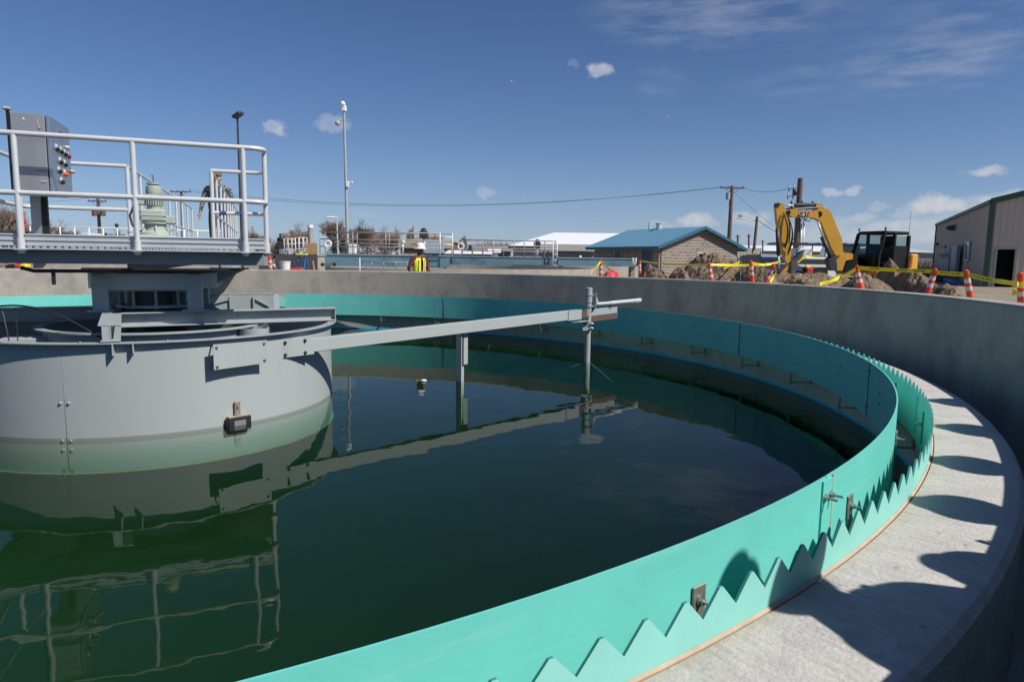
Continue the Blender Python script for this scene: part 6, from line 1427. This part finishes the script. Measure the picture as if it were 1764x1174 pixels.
# worker in the vest
W_ = at(722, 466, 17.4); ground_z = .12
wk_, B, s = person('person', 'worker in white hard hat, yellow vest and red plaid shirt behind the far wall', (W_.x, 17.4, ground_z), math.radians(222),
    dict(hd0=(0, .03, 1.57), hd1=(0, .055, 1.64), hd2=(0, .05, 1.72), nose=(0, .15, 1.60), elL=(-.30, -.05, 1.15), elR=(.30, -.02, 1.15), wrL=(-.30, .12, .98), wrR=(.28, .16, .98), haL=(-.28, .2, .95), haR=(.26, .24, .96), knL=(-.11, .16, .50), anL=(-.115, .2, .1), toL=(-.13, .36, .06), knR=(.11, -.04, .49), anR=(.115, -.2, .1), toR=(.13, -.05, .05)),
    dict(mats=[m_skin2, m_plaid, m_denim, m_boot]), 1.80)
hat(wk_, B, s, m_white)
def vest(root, s, m, hips=.98):
    b = MB(); n = 28; rows = [(.99, .175, .135), (1.10, .17, .13), (1.25, .185, .14), (1.36, .185, .135), (1.43, .15, .115)]; vs = []; 
    for (z, rx, ry) in rows:
        for i in range(n): a = 2*pi*i/n; vs.append((rx*s*math.cos(a), ry*s*math.sin(a)-.0, z*s))
    fs = []
    for r in range(len(rows)-1):
        for i in range(n):
            a = 2*pi*(i+.5)/n; deg = math.degrees(a) % 360
            if 83 < deg < 97: continue           # open front
            if r == 2 and (abs(math.sin(a)) < .33): continue   # armholes
            if r == 3 and (abs(math.sin(a)) < .5): continue
            fs.append((r*n+i, r*n+(i+1) % n, (r+1)*n+(i+1) % n, (r+1)*n+i))
    b.add(vs, fs, True); v = local(root, b, 'safety_vest', m)
    v.modifiers.new('t', 'SOLIDIFY').thickness = .012
    bb = MB()
    for x in (-.085, .085):
        bb.box((x*s, .137*s, 1.2*s), (.028, .006, .42), bev=.001); bb.box((x*s, -.139*s, 1.22*s), (.028, .006, .42))
    for i in range(n):
        a0, a1 = 2*pi*i/n, 2*pi*(i+1)/n; deg = math.degrees((a0+a1)/2) % 360
        if 78 < deg < 102: continue
        for z in (1.06,):
            bb.add([(.182*s*math.cos(a0), .142*s*math.sin(a0), (z-.03)*s), (.182*s*math.cos(a1), .142*s*math.sin(a1), (z-.03)*s), (.182*s*math.cos(a1), .142*s*math.sin(a1), (z+.03)*s), (.182*s*math.cos(a0), .142*s*math.sin(a0), (z+.03)*s)], [(0, 1, 2, 3)])
    o = bb.build('stripe', mat('orange_silver_stripe', (.85, .45, .25), .4), None); o.parent = v; return v
vest(wk_, s, m_hiv)
# man on the walkway
Mn = uw(.22, 7.8, DZ); hd_top = 1.80
mn_, B, s = person('person', 'man in a grey cap, sunglasses and black-and-white patterned sweater standing on the walkway', (Mn.x, Mn.y, DZ), math.radians(182),
    dict(shL=(-.20, -.01, 1.41), shR=(.20, -.01, 1.41), elL=(-.26, -.04, 1.14), elR=(.29, -.02, 1.14), wrR=(.32, .04, .88), haR=(.33, .07, .80), wrL=(-.25, .07, .9), haL=(-.24, .1, .82)),
    dict(mats=[m_skin, m_zig, mat('dark_jeans', (.02, .028, .045), .9, var=.2, scale=20), m_boot]), 1.75); mn_.scale = (1.16, 1.1, 1)
hat(mn_, B, s, mat('grey_green_cap', (.13, .13, .11), .8), False)
local(mn_, MB().box(Vector(B['hd1'][:3])*s+Vector((0, .098, .0)), (.14, .02, .035), bev=.008), 'sunglasses', m_black)
b = MB(); b.lathe([(.165, .96), (.175, 1.2), (.165, 1.34), (.07, 1.43), (.065, 1.43), (.155, 1.34), (.165, 1.2), (.155, .96)], (0, 0, 0), n=24); 
for v in b.v: v.x *= 1.05*s; v.y *= .80*s; v.z *= s
local(mn_, b, 'dark_vest', m_jack)
# distant hard hat behind third tank
P_ = at(1000, 441, 62); f_, B, s = person('person', 'distant worker whose white hard hat shows above the girder before the grey house', (P_.x, 62, .15), 2.0, {}, dict(mats=[m_skin2, m_jack, m_denim, m_boot]), 1.80); hat(f_, B, s, m_white)
# colleagues along the wall to the right of the camera, outside the frame: their shadows lie on the launder shelf
def by_wall(label, head, gz_, J=None, hh=None, hatm=m_white, yawo=0):
    d = (C2-Vector((head[0], head[1]))).normalized(); yaw = math.atan2(d.y, d.x)-pi/2+yawo; ht = hh or (head[2]-gz_)
    r_, B, s = person('person', label, (head[0]-d.x*.07, head[1]-d.y*.07, gz_), yaw, J or {}, dict(mats=[m_skin, m_jack, m_denim, m_boot]), ht)
    vest(r_, s, m_hiv); 
    if hatm: hat(r_, B, s, hatm)
by_wall('farthest colleague along the wall beyond the right edge of the photo', (4.08, 4.28, 1.76), .12)
by_wall('second farthest colleague along the wall beyond the right edge of the photo', (3.66, 3.48, 1.78), .12, dict(wrL=(-.22, .30, 1.12), haL=(-.2, .38, 1.14)))
by_wall('colleague in the middle of the group along the wall beyond the right edge', (3.24, 2.74, 1.86), .12)
by_wall('colleague second closest to the camera along the wall beyond the right edge', (2.84, 2.12, 1.90), .12, dict(wrL=(-.20, .34, 1.20), haL=(-.18, .42, 1.24)))
by_wall('tall colleague closest to the camera leaning over the wall beyond the right edge', (1.99, 1.355, 2.10), .12, dict(elL=(-.30, .10, 1.2), wrL=(-.16, .30, 1.28), haL=(-.12, .36, 1.34)), hatm=m_white)
by_wall('short colleague squeezed in behind the tall one beyond the right edge', (2.42, 1.62, 1.74), .12, dict(wrR=(.22, .34, 1.18), haR=(.2, .42, 1.22)), hatm=m_white)
# gull-like specks are birds
for (px, py, lb) in [(881, 140, 'tiny white bird high in the middle of the sky'), (1149, 201, 'tiny white bird above the blue-roofed building')]:
    P_ = at(px, py, 60); b = MB().sphere(P_, .06, 8, 6, (1, 2.4, 1)); b.add([P_, P_+Vector((-.32, .05, .14)), P_+Vector((-.3, .18, .13)), P_+Vector((0, .15, .01))], [(0, 1, 2, 3)]); b.add([P_, P_+Vector((.32, .05, .10)), P_+Vector((.3, .18, .09)), P_+Vector((0, .15, .01))], [(0, 1, 2, 3)])
    tag(b.build('bird', m_white, at=P_), lb, 'bird')
